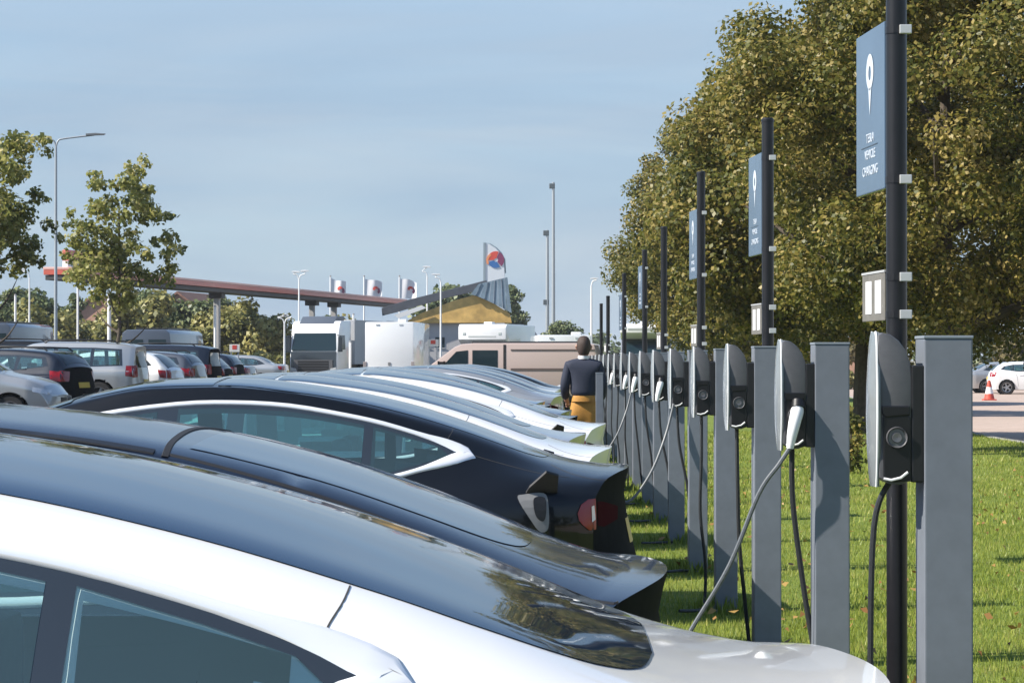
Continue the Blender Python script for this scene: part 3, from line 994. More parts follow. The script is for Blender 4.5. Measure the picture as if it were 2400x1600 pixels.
for sd in (-1, 1):
    HB.put('hatch_seam', HB.ribbon([(1.205, sd * .645, 1.29), (1.0, sd * .655, 1.235), (0.8, sd * .66, 1.17), (0.6, sd * .665, 1.10), (0.42, sd * .67, 1.04), (0.28, sd * .685, .995), (.14, sd * .70, .965)], 0.016, 0.002), M_SEAM)
    HB.put('roof_trim', HB.ribbon([(3.0, sd * .70, 1.25), (2.6, sd * .655, 1.345), (2.2, sd * .65, 1.365), (1.8, sd * .65, 1.35), (1.5, sd * .65, 1.325), (1.23, sd * .648, 1.29)], 0.034, 0.004), M_BLACKPL)
    HB.put('tail_light', HB.patch([(0.36, .90), (0.24, .91), (0.22, .80), (0.30, .78)], 'side', sd, res=0.04, off=0.006), M_TAIL)
    HB.put('tail_light', HB.patch([(sd * .42, .86), (sd * .78, .88), (sd * .78, .78), (sd * .46, .79)], 'rear', sd, res=0.05, off=0.006), M_TAIL)
    HB.put('head_light', HB.patch([(sd * .42, .64), (sd * .60, .68), (sd * .66, .60), (sd * .50, .57)], 'front', sd, res=0.05, off=0.006), M_CLEAR)
HB.put('bumper_insert', HB.patch([(-.66, .36), (.66, .36), (.6, .24), (-.6, .24)], 'rear', -1, res=0.08, off=0.006), M_BLACKPL)
HB.mirrors(3.1, 1.0, 0.94)
HB.wheels(0.84, 0.24)
HB.interior(1.2, 3.4, 1.0, [(1.6, -.38, .5, 1.12), (1.6, .38, .5, 1.12), (2.5, -.38, .5, 1.16), (2.5, .38, .5, 1.16)])

# --- ordinary cars of the other rows
def plain_stations(roof, H, belt, W):
    """stations for an ordinary car from its roof line [(u, z)] and belt height"""
    out = []
    for u, z in roof:
        g = min(1.0, max(0.0, (z - belt - 0.06) / (H - belt - 0.06)))
        end = min(1.0, u / 0.25 if u < 0.25 else (roof[-1][0] - u) / 0.45 if u > roof[-1][0] - 0.45 else 1.0)
        ws = W * (0.88 + 0.12 * smoothstep(end))
        zg = z - 0.025
        wt = ws * (0.88 * (1 - g) + 0.74 * g)
        zt = z - (0.045 + 0.075 * g)
        zb = min(belt, zt - 0.04)
        out.append((u, z, ws * (0.68 * (1 - g) + 0.64 * g), zg, wt, zt, ws * 0.93, zb, ws, max(0.44, zb - 0.09)))
    return out

def plain_car(roof, H, belt, W, L, ur, uf, wr, dlo, panes, rear, rear_axis, tail, glass_front, lamp, rails=False, clad=False, bulge=0.03, ct=0.08):
    S = Shape(plain_stations(roof, H, belt, W), L, ur, uf, wr, wr + 0.05, ct=ct, cn=0.22, tail=tail, bulge=bulge)
    S.body(P_GREY, [inset(p, 0.015) for p in panes])
    S.side_glass(dlo, panes, None, M_GLASS, 0.09)
    S.put('rear_window', S.patch(rear, rear_axis, -1, res=0.08, off=0.006), M_DARKGLASS)
    S.put('windscreen', S.patch(glass_front, 'top', res=0.09, off=0.005), M_DARKGLASS)
    for sd in (-1, 1):
        S.put('tail_light', S.patch([(sd * y, z) for y, z in lamp[0]], 'rear', sd, res=0.06, off=0.010), M_TAIL)
        S.put('tail_light', S.patch(lamp[1], 'side', sd, res=0.06, off=0.010), M_TAIL)
        S.put('head_light', S.patch([(L - 0.12, .70), (L - 0.42, .76), (L - 0.42, .68), (L - 0.15, .62)], 'side', sd, res=0.06, off=0.008), M_CLEAR)
        S.put('door_handle', S.ribbon([(ur + .55, sd * W, belt - .12), (ur + .72, sd * W, belt - .12)], 0.03, 0.02), None, paint=True)
        S.put('panel_seam', S.ribbon([(ur + 1.15, sd * W * .93, belt), (ur + 1.15, sd * W, .7), (ur + 1.15, sd * W, .3)], 0.010, 0.002), M_SEAM)
        S.put('panel_seam', S.ribbon([(ur + .35, sd * W * .93, belt), (ur + .45, sd * W, .78), (ur + .5, sd * W, .35)], 0.010, 0.002), M_SEAM)
        if rails:
            S.put('roof_rail', MB().tube([(0.45, sd * .60, H - .05), (0.55, sd * .60, H + 0.01), (1.4, sd * .60, H + .035), (2.1, sd * .60, H + .02), (2.2, sd * .60, H - .04)], 0.018), M_BLACKPL)
    S.put('bumper_insert', S.patch([(-.66, .46), (.66, .46), (.6, .26), (-.6, .26)], 'rear', -1, res=0.1, off=0.008), M_BLACKPL)
    S.put('number_plate', S.patch([(-.26, .78), (.26, .78), (.26, .67), (-.26, .67)], 'rear', -1, res=0.1, off=0.012), mat('plate_yellow', (0.62, 0.42, 0.03), 0.4))
    S.put('grille', S.patch([(-.5, .60), (.5, .60), (.45, .42), (-.45, .42)], 'front', -1, res=0.1, off=0.008), M_BLACKPL)
    S.mirrors(uf - 0.75, belt + 0.03, W - 0.02)
    S.wheels(W - 0.11, 0.21)
    S.interior(ur - 0.1, uf - 0.6, belt, [(ur + .35, -.36, .5, belt + .2), (ur + .35, .36, .5, belt + .2), (ur + 1.3, -.36, .48, belt + .24), (ur + 1.3, .36, .48, belt + .24)])
    return S

SUV = plain_car([(0, 1.56), (.12, 1.60), (.5, 1.645), (1.2, 1.67), (2.0, 1.675), (2.45, 1.64), (2.7, 1.56), (3.0, 1.36), (3.3, 1.16), (3.45, 1.09), (4.0, 1.03), (4.3, .95), (4.5, .80), (4.56, .66)],
    1.675, 1.04, .90, 4.56, .86, 3.5, .37,
    [(.30, 1.10), (.34, 1.49), (1.0, 1.525), (2.0, 1.53), (2.5, 1.49), (2.75, 1.38), (3.1, 1.14), (3.1, 1.08), (1.5, 1.07)],
    [[(.36, 1.13), (.40, 1.45), (.98, 1.49), (1.0, 1.11)], [(1.08, 1.11), (1.06, 1.49), (1.85, 1.50), (1.87, 1.10)], [(1.97, 1.10), (1.96, 1.50), (2.45, 1.46), (2.7, 1.35), (3.0, 1.13), (2.98, 1.10)]],
    [(-.60, 1.06), (-.50, 1.44), (.50, 1.44), (.60, 1.06)], 'rear',
    ((.2, .05), (.35, -.10), (.6, -.10), (.8, -.06), (1.0, -.05), (1.2, 0.02), (1.5, .06), (1.58, 0.0)),
    mirror_v([(3.35, .66), (3.0, .62), (2.65, .56)]), ([(.56, 1.12), (.74, 1.10), (.80, .82), (.62, .84)], [(.22, 1.10), (.10, 1.10), (.06, .84), (.22, .86)]), rails=True)
HATCH = plain_car([(0, .98), (.06, 1.04), (.20, 1.16), (.38, 1.31), (.60, 1.40), (1.2, 1.455), (1.9, 1.46), (2.3, 1.42), (2.6, 1.32), (2.95, 1.12), (3.15, 1.02), (3.6, .94), (3.95, .82), (4.10, .66)],
    1.46, .98, .86, 4.10, .72, 3.28, .31,
    [(.45, 1.10), (.60, 1.24), (1.0, 1.32), (1.9, 1.335), (2.3, 1.29), (2.6, 1.20), (2.95, 1.05), (2.95, 1.0), (1.2, 1.01)],
    [[(.60, 1.10), (.66, 1.21), (.98, 1.28), (1.0, 1.05)], [(1.06, 1.05), (1.04, 1.29), (1.6, 1.305), (1.62, 1.04)], [(1.70, 1.04), (1.70, 1.305), (2.28, 1.26), (2.56, 1.18), (2.84, 1.05)]],
    mirror_v([(.50, .46), (.36, .50), (.20, .53), (.09, .54)]), 'top', ((.2, .04), (.4, -.06), (.7, -.05), (.9, 0.0), (1.0, 0.0)),
    mirror_v([(3.05, .64), (2.75, .60), (2.42, .54)]), ([(.50, .98), (.70, .98), (.76, .78), (.58, .78)], [(.28, .99), (.10, .97), (.06, .78), (.20, .80)]), bulge=.04)
ESTATE = plain_car([(0, 1.10), (.08, 1.20), (.20, 1.32), (.36, 1.40), (.7, 1.44), (1.4, 1.475), (2.1, 1.475), (2.5, 1.43), (2.8, 1.32), (3.15, 1.12), (3.35, 1.02), (3.9, .94), (4.35, .82), (4.55, .64)],
    1.475, .98, .90, 4.55, .90, 3.6, .33,
    [(.35, 1.12), (.45, 1.30), (1.0, 1.34), (2.1, 1.35), (2.5, 1.30), (2.8, 1.20), (3.15, 1.05), (3.15, 1.0), (1.2, 1.01)],
    [[(.46, 1.10), (.52, 1.26), (1.0, 1.305), (1.02, 1.05)], [(1.10, 1.05), (1.08, 1.31), (1.85, 1.32), (1.87, 1.04)], [(1.95, 1.04), (1.95, 1.32), (2.48, 1.27), (2.76, 1.18), (3.05, 1.05)]],
    mirror_v([(.33, .48), (.22, .52), (.12, .54), (.06, .55)]), 'top', ((.2, .04), (.4, -.08), (.7, -.07), (.9, -.03), (1.1, 0.0)),
    mirror_v([(3.25, .66), (2.95, .62), (2.62, .56)]), ([(.50, 1.0), (.74, 1.02), (.80, .80), (.60, .80)], [(.30, 1.02), (.10, 1.0), (.06, .80), (.24, .82)]), rails=True)
SALOON = plain_car([(0, 1.02), (.10, 1.045), (.45, 1.07), (.62, 1.12), (.95, 1.30), (1.2, 1.38), (1.7, 1.435), (2.2, 1.44), (2.55, 1.40), (2.85, 1.29), (3.2, 1.10), (3.4, 1.01), (3.9, .94), (4.4, .80), (4.58, .62)],
    1.44, .97, .90, 4.58, .95, 3.65, .32,
    [(.80, 1.06), (1.05, 1.20), (1.3, 1.28), (1.8, 1.315), (2.3, 1.31), (2.6, 1.26), (2.9, 1.16), (3.15, 1.05), (3.15, .99), (1.2, 1.0)],
    [[(1.10, 1.04), (1.16, 1.19), (1.38, 1.255), (1.85, 1.285), (1.87, 1.03)], [(1.95, 1.03), (1.95, 1.285), (2.55, 1.235), (2.85, 1.14), (3.05, 1.04)]],
    mirror_v([(1.15, .50), (.95, .54), (.76, .56), (.64, .56)]), 'top', ((.2, .04), (.4, -.04), (.7, -.03), (1.0, 0.0)),
    mirror_v([(3.3, .66), (3.0, .62), (2.68, .56)]), ([(.44, .95), (.74, .97), (.78, .80), (.5, .80)], [(.26, .97), (.10, .95), (.06, .80), (.20, .82)]), bulge=.04)

def charge_flap(t, first):
    """the raised lid over the charging socket on the near rear wing"""
    w = MB()
    h0, h1 = EV.hit((0.47, .955), 'side', -1)[0], EV.hit((0.335, .955), 'side', -1)[0]
    n = Vector((0, -1, 0))
    q = [h0 + n * .006, h1 + n * .006, h1 + Vector((-.005, -.065, .075)), (h0 + h1) / 2 + Vector((-.02, -.075, .092)), h0 + Vector((-.015, -.02, .025))]
    lo = [p + Vector((0, -.004, -.009)) for p in q]
    V = [(-p.x, p.y, p.z) for p in q + lo]
    k = len(q)
    w.add(V, [tuple(range(k)), tuple(range(2 * k - 1, k - 1, -1))] + [(i, (i + 1) % k, (i + 1) % k + k, i + k) for i in range(k)])
    w.build('charge_flap', M_BLACKPL, t)
    def lay(pts, name, m, off, par):
        V, F = EV.patch(pts, 'side', -1, res=.03, off=off)
        return MB().add([(-p[0], p[1], p[2]) for p in V], F).build(name, m, par)
    port = lay(rounded([(p + .05, q) for p, q in ((0.455, .925), (0.43, .94), (0.345, .945), (0.325, .90), (0.325, .80), (0.36, .785), (0.40, .835))]), 'charge_port', M_PORT, .005, t)
    lay(rounded([(p + .05, q) for p, q in ((0.385, .925), (0.34, .925), (0.335, .865), (0.345, .83), (0.37, .84), (0.385, .875))]), 'socket', M_BLACKPL, .0075, port)
# ------------------------------------------------------------ the charging row: cars, posts, chargers, sign poles
BAY = lambda k: 3.85 + 2.5 * k
def ev_spawn(k, label, paint, xt, rot=0.0, shape=None, flap=False, group='electric cars backed up to the charging posts'):
    t = spawn(shape or EV, 'electric_car', label, 'car', paint, xt, BAY(k), 0.0, R(rot), group)
    if flap:
        charge_flap(t, True)
    return t
ev_spawn(0, 'white electric saloon closest to the camera, cropped by the lower picture edge', P_WHITE, 0.535)
ev_spawn(1, 'dark blue hatchback with a black seam across its roof, just behind the closest white saloon', P_DBLUE, 0.325, shape=HB)
ev_spawn(3, 'black saloon showing its chrome-framed side windows and raised charging flap', P_BLACK, 0.405, flap=True)
ev_spawn(4, 'white saloon directly behind the black saloon with the chrome window frame', P_WHITE, 0.40, flap=True)
ev_spawn(6, 'white saloon in front of the man in mustard trousers, its tail hiding his legs', P_WHITE, 0.50, flap=True)
far = [(5, P_SILVER, .30, 'silver saloon squeezed between two white saloons with open charging flaps'), (7, P_DBLUE, .32, 'midnight blue saloon in the first bay beyond the white saloons'),
       (8, P_GREY, .30, 'grey saloon two bays beyond the white saloons, level with the man'), (9, P_DBLUE, .10, 'midnight blue saloon just in front of the walking man'),
       (10, P_BLUE, .05, 'bright blue saloon just beyond the walking man'), (12, P_SILVER, .30, 'silver saloon two bays beyond the walking man'),
       (13, P_GREY, .35, 'grey saloon fourth from the far end of the charging row'), (14, P_WHITE, .30, 'white saloon third from the far end of the charging row'),
       (15, P_SILVER, .36, 'silver saloon last but one in the charging row'), (16, P_BLACK, .49, 'black saloon at the far end of the charging row beside the beige van')]
for k, p, xt, lab in far:
    ev_spawn(k, lab, p, xt)

# posts
post_me = MB().box(-.062, .062, -.075, .075, 0, 1.475, 0.004).mesh('post', M_POST)
cap_me = MB().box(-.064, .064, -.077, .077, 1.475, 1.483, 0.002).mesh('post_cap', mat('post_cap_grey', (0.20, 0.23, 0.26), 0.5))
foot_me = MB().box(-.10, .10, -.115, .115, 0, 0.02, 0.004).mesh('foot_plate', M_POST)
PX = 1.044
rnd = random.Random(11)
NB = 17
for i in range(1, NB + 1):
    y = BAY(i)
    lab = f'grey rectangular steel post carrying a charger, {ORD[i - 1]} from the camera' if i > 1 else 'wide grey rectangular steel post at the right, nearest to the camera'
    t = thing('charger_post', lab, 'post', (PX + rnd.uniform(-.004, .004) * (i > 4), y, 0.098), rnd.uniform(-.02, .02) * (i > 1), 'grey steel posts in the charging row')
    mobj('post', post_me, t); mobj('post_cap', cap_me, t); mobj('foot_plate', foot_me, t)
t = thing('bollard', 'slim low grey bollard in front of the man in mustard trousers', 'bollard', (px(1405, 25.2), 25.2, 0.0))
MB().box(-.038, .038, -.03, .03, 0, 1.375, 0.004).build('post', M_POST, t)
MB().box(-.040, .040, -.032, .032, 1.375, 1.385, 0.002).build('post_cap', MATS['post_cap_grey'], t)

# wall chargers, origin at the post face, 1.20 m up
prof = [(-.030, .005), (-.030, .270), (-.034, .305), (-.046, .338), (-.064, .363), (-.086, .379), (-.106, .384), (-.116, .378), (-.120, .20), (-.114, .012), (-.09, -.004), (-.06, -.006)]
hous = MB().prism(prof, -.066, .066, 'y', 0.005).mesh('housing', M_HOUSING, True)
back = MB().box(-.032, .0, -.070, .070, .0, .300, .004).mesh('back_plate', M_BLACKPL)
fp = MB()
rows = [(-.012, .050, .010), (.02, .058, .018), (.08, .068, .026), (.17, .074, .030), (.25, .072, .028), (.31, .064, .022), (.350, .060, .016), (.374, .050, .010), (.386, .036, .005)]
V, F = [], []
n = 11
for z, w, b in rows:
    for k in range(n):
        s_ = -1 + 2 * k / (n - 1)
        V.append((-.118 - .55 * b * (1 - s_ * s_) - .004, s_ * w, z))
for z, w, b in rows:
    for k in range(n):
        s_ = -1 + 2 * k / (n - 1)
        V.append((-.112, s_ * w, z))
m_ = len(rows) * n
for i in range(len(rows) - 1):
    for k in range(n - 1):
        F.append((i * n + k, i * n + k + 1, (i + 1) * n + k + 1, (i + 1) * n + k))
    F.append((i * n, (i + 1) * n, (i + 1) * n + m_, i * n + m_)); F.append((i * n + n - 1, i * n + n - 1 + m_, (i + 1) * n + n - 1 + m_, (i + 1) * n + n - 1))
face = MB().add(V, F).mesh('face_plate', M_FACE, True, 50)
edges_ = [MB().tube([(-.1195, sd * (w + .0005), z) for z, w, b in rows], .0028, 6).mesh('edge_strip', M_WHITEPL, True) for sd in (-1, 1)]
hol = MB().prism([(-.034, .004), (-.034, .165), (-.044, .180), (-.098, .180), (-.106, .168), (-.104, .01), (-.075, .0)], -.071, -.060, 'y', .003).mesh('holster_panel', M_HOLSTER)
lip = MB().prism([(-.036, .172), (-.036, .196), (-.108, .196), (-.108, .176), (-.098, .166)], -.073, -.064, 'y', .003).mesh('holster_hood', M_HOLSTER)
sock = MB().lathe([(.001, -.078), (.012, -.079), (.014, -.074), (.022, -.074), (.026, -.080), (.028, -.070)], 18, (-.070, 0, .115), 'y').mesh('socket', mat('socket_metal', (.16, .16, .17), .35, metal=.5), True)
arc = MB().tube([(-.104, -.070, .010), (-.085, -.073, .006), (-.06, -.073, .012), (-.042, -.071, .026)], .0035, 6).mesh('rim_strip', M_WHITEPL, True)
handle = MB().tube([(-.060, -.074, .150), (-.066, -.092, .128), (-.078, -.110, .085), (-.088, -.118, .040), (-.094, -.116, -.002)], [.020, .024, .022, .018, .013], 12).mesh('plug_handle', M_WHITEPL, True)
nozzle = MB().tube([(-.060, -.072, .165), (-.062, -.086, .14)], [.024, .026], 12).mesh('plug_collar', M_HOLSTER, True)
PLUG = {2, 6, 8, 9, 11, 13}
def hang(p0, p1, p2, k=10):
    return [tuple(q) for q in catmull([p0, ((p0[0] * .7 + p1[0] * .3), (p0[1] * .7 + p1[1] * .3), p0[2] * .55 + p1[2] * .45), p1, p2], k)]
for i in range(1, NB + 1):
    y = BAY(i)
    what = 'with its white plug hung in the holster' if i in PLUG else 'with an empty holster'
    lab = f'silver-faced wall charger {what}, {ORD[i - 1]} from the camera'
    t = thing('wall_charger', lab, 'charger', (PX - .062, y, 1.205), 0, 'chargers on the grey posts')
    mobj('housing', hous, t); mobj('back_plate', back, t); fc = mobj('face_plate', face, t)
    for e_ in edges_:
        mobj('edge_strip', e_, fc)
    h = mobj('holster_panel', hol, t); mobj('holster_hood', lip, t); mobj('rim_strip', arc, t)
    mobj('socket', sock, h)
    if i in PLUG:
        hd = mobj('plug_handle', handle, t); mobj('plug_collar', nozzle, hd)
    z0 = -1.07
    if i == 2:      # pale sunlit cable that sweeps down past the post in front, and its dark tail
        MB().tube([tuple(q) for q in catmull([(-.094, -.116, 0), (-.135, -.125, -.06), (-.206, -.12, -.165), (-.31, -.11, -.42), (-.45, -.09, -.66), (-.56, -.12, -.86), (-.60, -.25, -1.06), (-.56, -.5, -1.19)], 6)], .0085, 8).build('cable', M_CABLE, t, True)
        MB().tube([tuple(q) for q in catmull([(-.075, .0, .0), (-.07, .02, -.2), (-.03, .05, -.5), (.02, .06, -.8), (.05, .0, -1.02), (.02, -.2, -1.07)], 6)], .010, 8).build('cable', M_CABLEDK, t, True)
    elif i == 1:
        MB().tube([tuple(q) for q in catmull([(-.075, .02, 0), (-.115, .03, -.12), (-.125, .03, -.5), (-.12, .02, -.9), (-.09, -.05, -1.08)], 6)], .008, 8).build('cable', M_CABLEDK, t, True)
    else:
        w = rnd.uniform(-.05, .06)
        p = [(-.075, .0, .0), (-.07 + w * .2, .01, -.25), (-.06 + w, .03, -.55), (-.03 + w, .05, -.85), (-.02 + w * 2, .0, -1.06), (-.10, -.25, -1.075), (-.22, -.35, -1.07)]
        MB().tube([tuple(q) for q in catmull(p, 5)], .0095, 7).build('cable', M_CABLEDK, t, True)
        if i in (5, 8):
            p = [(-.10, -.09, .02), (-.16, -.14, -.20), (-.27, -.25, -.45), (-.42, -.3, -.62), (-.55, -.3, -.50)]
            MB().tube([tuple(q) for q in catmull(p, 5)], .009, 7).build('cable', M_CABLE, t, True)
# a loose cable end lying up out of the grass beside the nearest post
lc = MB().tube([tuple(q) for q in catmull([(0.99, 6.9, .12), (0.985, 7.3, .30), (1.00, 8.0, .46), (0.97, 8.35, .50), (.96, 8.7, .40), (.97, 8.8, .12)], 8)], .011, 8)
tag(lc.build('loose_cable', M_CABLE, None, True), 'loop of grey cable standing up from the grass left of the nearest post', 'cable')

# sign poles
TXT = {}
def text_mesh(word, size):
    """flat printed word as a mesh"""
    if word not in TXT:
        c = bpy.data.curves.new('lettering', 'FONT')
        c.body = word
        c.align_x = 'CENTER'
        c.align_y = 'CENTER'
        c.size = size
        c.extrude = .0006
        c.resolution_u = 2
        o = bpy.data.objects.new('lettering', c)
        COL.objects.link(o)
        me = bpy.data.meshes.new_from_object(o.evaluated_get(bpy.context.evaluated_depsgraph_get()))
        bpy.data.objects.remove(o)
        me.materials.clear()
        me.materials.append(M_PRINT)
        TXT[word] = me
    return TXT[word]
def sign_pole(i, x, y, top, ptop, pbot, panel, small, label, plain=False):
    t = thing('sign_pole', label, 'sign pole', (x, y, 0.09), 0, 'black sign poles along the charging row')
    MB().tube([(0, 0, 0), (0, 0, top - .09)], .028, 16).build('pole', M_POLE, t, True)
    MB().lathe([(.001, top - .078), (.024, top - .08), (.030, top - .088), (.030, top - .10)], 16).build('pole_cap', M_POLE, t, True)
    def clamp(z):
        c_ = MB().lathe([(.0285, z - .009), (.0300, z - .009), (.0300, z + .009), (.0285, z + .009)], 16).build('clamp', M_POLE, t)
        MB().box(.004, .036, -.038, -.022, z - .012, z + .012, .002).build('clamp_screw', M_BAND, c_)
    if panel:
        zt, zb = ptop - .09, pbot - .09
        b = MB().box(-.058, -.042, .004, .37, zb, zt, .003).build('sign_panel', M_SIGN, t)
        MB().box(-.010, .010, .026, .040, zb + .02, zt - .02, .002).build('mounting_rail', M_SIGNBACK, t)
        b.rotation_euler.z = R(4.5)
        b.location = (.030, .028, 0)
        H = zt - zb
        pin = MB()                                          # the pin-shaped emblem: a ring with a long tail
        n = 24
        V = []
        for k in range(n):
            a = 2 * math.pi * k / n
            z = math.sin(a)
            V.append((-.0592, .185 + .047 * math.cos(a) * (1 if z > 0 else (1 - .25 * z * z)), zb + H * (.735 + .108 * z * (1.1 if z > 0 else 1))))
        for k in range(n):
            a = 2 * math.pi * k / n
            V.append((-.0592, .185 + .016 * math.cos(a), zb + H * (.735 + .045 * math.sin(a))))
        pin.add(V, [(k, (k + 1) % n, (k + 1) % n + n, k + n) for k in range(n)])
        pin.add([(-.0592, .166, zb + H * .645), (-.0592, .204, zb + H * .645), (-.0592, .185, zb + H * .475)], [(0, 1, 2)])
        pin.build('emblem', M_PRINT, b)
        for word, zc, size in (('TESLA', .335, .036), ('VEHICLE', .235, .036), ('CHARGING', .135, .038)):
            b_ = mobj('lettering', text_mesh(word, size), b)
            b_.location = (-.0585, .185, zb + H * zc)
            b_.rotation_euler = (R(90), 0, R(-90))
        MB().box(-.0592, -.0581, .09, .30, zb + H * .284, zb + H * .290).build('rule_line', M_SIGNBACK, b)
        clamp(zt - .03); clamp(zb + .02)
    if small:
        zt, zb = small[0] - .09, small[1] - .09
        b = MB().box(-.056, -.044, .004, .29, zb, zt, .002).build('small_sign', M_SMALLSIGN, t)
        b.rotation_euler.z = R(4.5)
        b.location = (.028, .028, 0)
        for y0 in (.045, .165):
            MB().box(-.0575, -.0562, y0, y0 + .075, zb + .02, zt - .02).build('printed_panel', M_WHITEPL, b)
        MB().box(-.0578, -.042, .0, .293, zt, zt + .006).build('sign_rim', M_BAND, b)
        clamp(zt - .015); clamp(zb + .015)
poles = [(1, px(2100, 6.56), 6.56, 2.72, 2.43, 1.98, True, (1.755, 1.625)),
         (3, px(1799, 11.56), 11.56, 2.65, 2.50, 2.02, True, (1.78, 1.64)),
         (5, px(1643, 16.56), 16.56, 2.78, 2.54, 2.07, True, (1.75, 1.61)),
         (7, px(1556, 21.56), 21.56, 2.68, 0, 0, False, (1.75, 1.61)),
         (9, px(1511, 26.56), 26.56, 2.70, 2.54, 2.07, True, None),
         (11, px(1463, 31.56), 31.56, 2.62, 2.36, 1.9, True, None),
         (13, px(1425, 36.56), 36.56, 2.46, 0, 0, False, (1.75, 1.62)),
         (15, px(1409, 41.56), 41.56, 2.46, 0, 0, False, None)]
plab = ['tall black sign pole with a blue-grey sign, cropped by the top picture edge', 'black sign pole with a narrow blue sign, second from the camera', 'black sign pole with a blue sign, third from the camera',
        'black pole without a blue sign, fourth from the camera', 'black sign pole with a pale blue sign, fifth from the camera', 'black sign pole with a small pale sign, sixth from the camera',
        'thin black pole, seventh from the camera, near the far end', 'thin black pole farthest from the camera beside the lawn']
for p, l in zip(poles, plab):
    sign_pole(*p, l)
# ------------------------------------------------------------ trees and hedges
def crown_mesh(name, clumps, n, leaf, seed, m, aspect=0.72, outward=0.75, flat=0.0):
    """n leaf-sized faces spread through clumps [(x, y, z, radius)]"""
    rng = np.random.default_rng(seed)
    C = np.array(clumps, float)
    w = C[:, 3]**2
    k = rng.choice(len(C), n, p=w / w.sum())
    d = rng.normal(size=(n, 3))
    d /= np.linalg.norm(d, axis=1)[:, None]
    r = rng.uniform(0, 1, n)**0.45
    P = C[k, :3] + d * (C[k, 3] * r)[:, None] * np.array([1, 1, 0.85])
    nn = d * outward + rng.normal(size=(n, 3)) * 0.5 + np.array([0, 0, 0.35])
    nn /= np.linalg.norm(nn, axis=1)[:, None]
    a = rng.normal(size=(n, 3))
    t = np.cross(nn, a)
    t /= np.linalg.norm(t, axis=1)[:, None]
    b = np.cross(nn, t)
    L = leaf * rng.uniform(0.55, 1.25, n)[:, None]
    droop = nn * L * 0.18
    V = np.stack([P - t * L * .5, P + b * L * .5 * aspect - droop * .3, P + t * L * .5 - droop, P - b * L * .5 * aspect - droop * .3], 1).reshape(-1, 3)
    me = mesh_np(name, V, np.arange(4 * n).reshape(-1, 4), m)
    cb = rng.normal(0, .13, len(C))
    T = np.clip(0.54 + cb[k] + rng.normal(0, .24, n), 0, 1)
    me.attributes.new('tint', 'FLOAT', 'FACE').data.foreach_set('value', T.astype(np.float32))
    return me

def trunk_mesh(h, r, limbs, seed, top, reach=9.0):
    rng = random.Random(seed)
    b = MB()
    pts = [(0, 0, -.1), (0.03, 0, h * .3), (-.04, .03, h * .7), (0.02, 0, h), (0, 0, top)]
    b.tube([tuple(q) for q in catmull(pts, 4)], list(np.linspace(r * 1.25, r * .25, 17)), 9)
    for i in range(limbs):
        a = i * 2.4 + rng.uniform(-.3, .3)
        z0 = h * .7 + (top - h * .7) * (i / limbs) * .8
        ln = min(reach, (top - z0) * rng.uniform(.5, .8))
        e = (math.cos(a) * ln, math.sin(a) * ln, z0 + ln * rng.uniform(.4, .9))
        mid = (e[0] * .5, e[1] * .5, z0 + (e[2] - z0) * .35)
        b.tube([tuple(q) for q in catmull([(0, 0, z0), mid, e], 4)], list(np.linspace(r * .5, r * .08, 9)), 7)
    return b.mesh('trunk', M_BARK, True)

L_LIME = leaf_mat('leaves_turning', [(0, (0.050, 0.062, 0.014)), (0.35, (0.115, 0.125, 0.024)), (0.6, (0.200, 0.180, 0.038)), (0.85, (0.33, 0.255, 0.068)), (1, (0.46, 0.36, 0.13))], 0.42)
L_YOUNG = leaf_mat('leaves_young', [(0, (0.075, 0.105, 0.045)), (0.4, (0.20, 0.215, 0.055)), (0.75, (0.34, 0.33, 0.09)), (1, (0.52, 0.46, 0.20))], 0.5)
L_DARK = leaf_mat('leaves_dark', [(0, (0.056, 0.08, 0.044)), (0.5, (0.13, 0.17, 0.072)), (1, (0.28, 0.3, 0.13))], 0.3)
L_OLIVE = leaf_mat('leaves_olive', [(0, (0.099, 0.108, 0.0396)), (0.5, (0.225, 0.225, 0.0684)), (1, (0.414, 0.36, 0.126))], 0.3)
L_BROWN = leaf_mat('leaves_brown', [(0, (0.0975, 0.078, 0.039)), (0.5, (0.195, 0.1625, 0.0715)), (1, (0.286, 0.247, 0.117))], 0.2)

def dome(rx, ry, zc, rzu, rzd, n, seed, rmin, rmax, fill=0.25):
    """clump centres over a broad uneven dome"""
    rng = random.Random(seed)
    ph = [rng.uniform(0, 6.28) for _ in range(6)]
    out = []
    for i in range(n):
        a = rng.uniform(0, 2 * math.pi)
        s_ = rng.uniform(-1, 1)
        rad = rng.uniform(.78, 1.0) if rng.random() > fill else rng.uniform(.2, .75)
        wob = 1 + .10 * math.sin(3 * a + ph[0]) * math.cos(2.5 * s_ + ph[1]) + .08 * math.sin(5 * a + ph[2] + 3 * s_)
        c = math.sqrt(max(0, 1 - s_ * s_)) if s_ < 0 else (1 - s_ ** 1.35) ** .62
        out.append((rx * c * math.cos(a) * rad * wob, ry * c * math.sin(a) * rad * wob, zc + (rzu if s_ > 0 else rzd) * s_ * rad * wob, rng.uniform(rmin, rmax)))
    return out

def tree(name, label, cat, loc, crown, trunk, rot=0.0, sc=1.0, group=None, off=(0, 0, 0)):
    t = thing(name, label, cat, loc, rot, group)
    t.scale = (sc, sc, sc)
    mobj('trunk', trunk, t)
    c = mobj('crown', crown, t)
    c.location = off
    return t

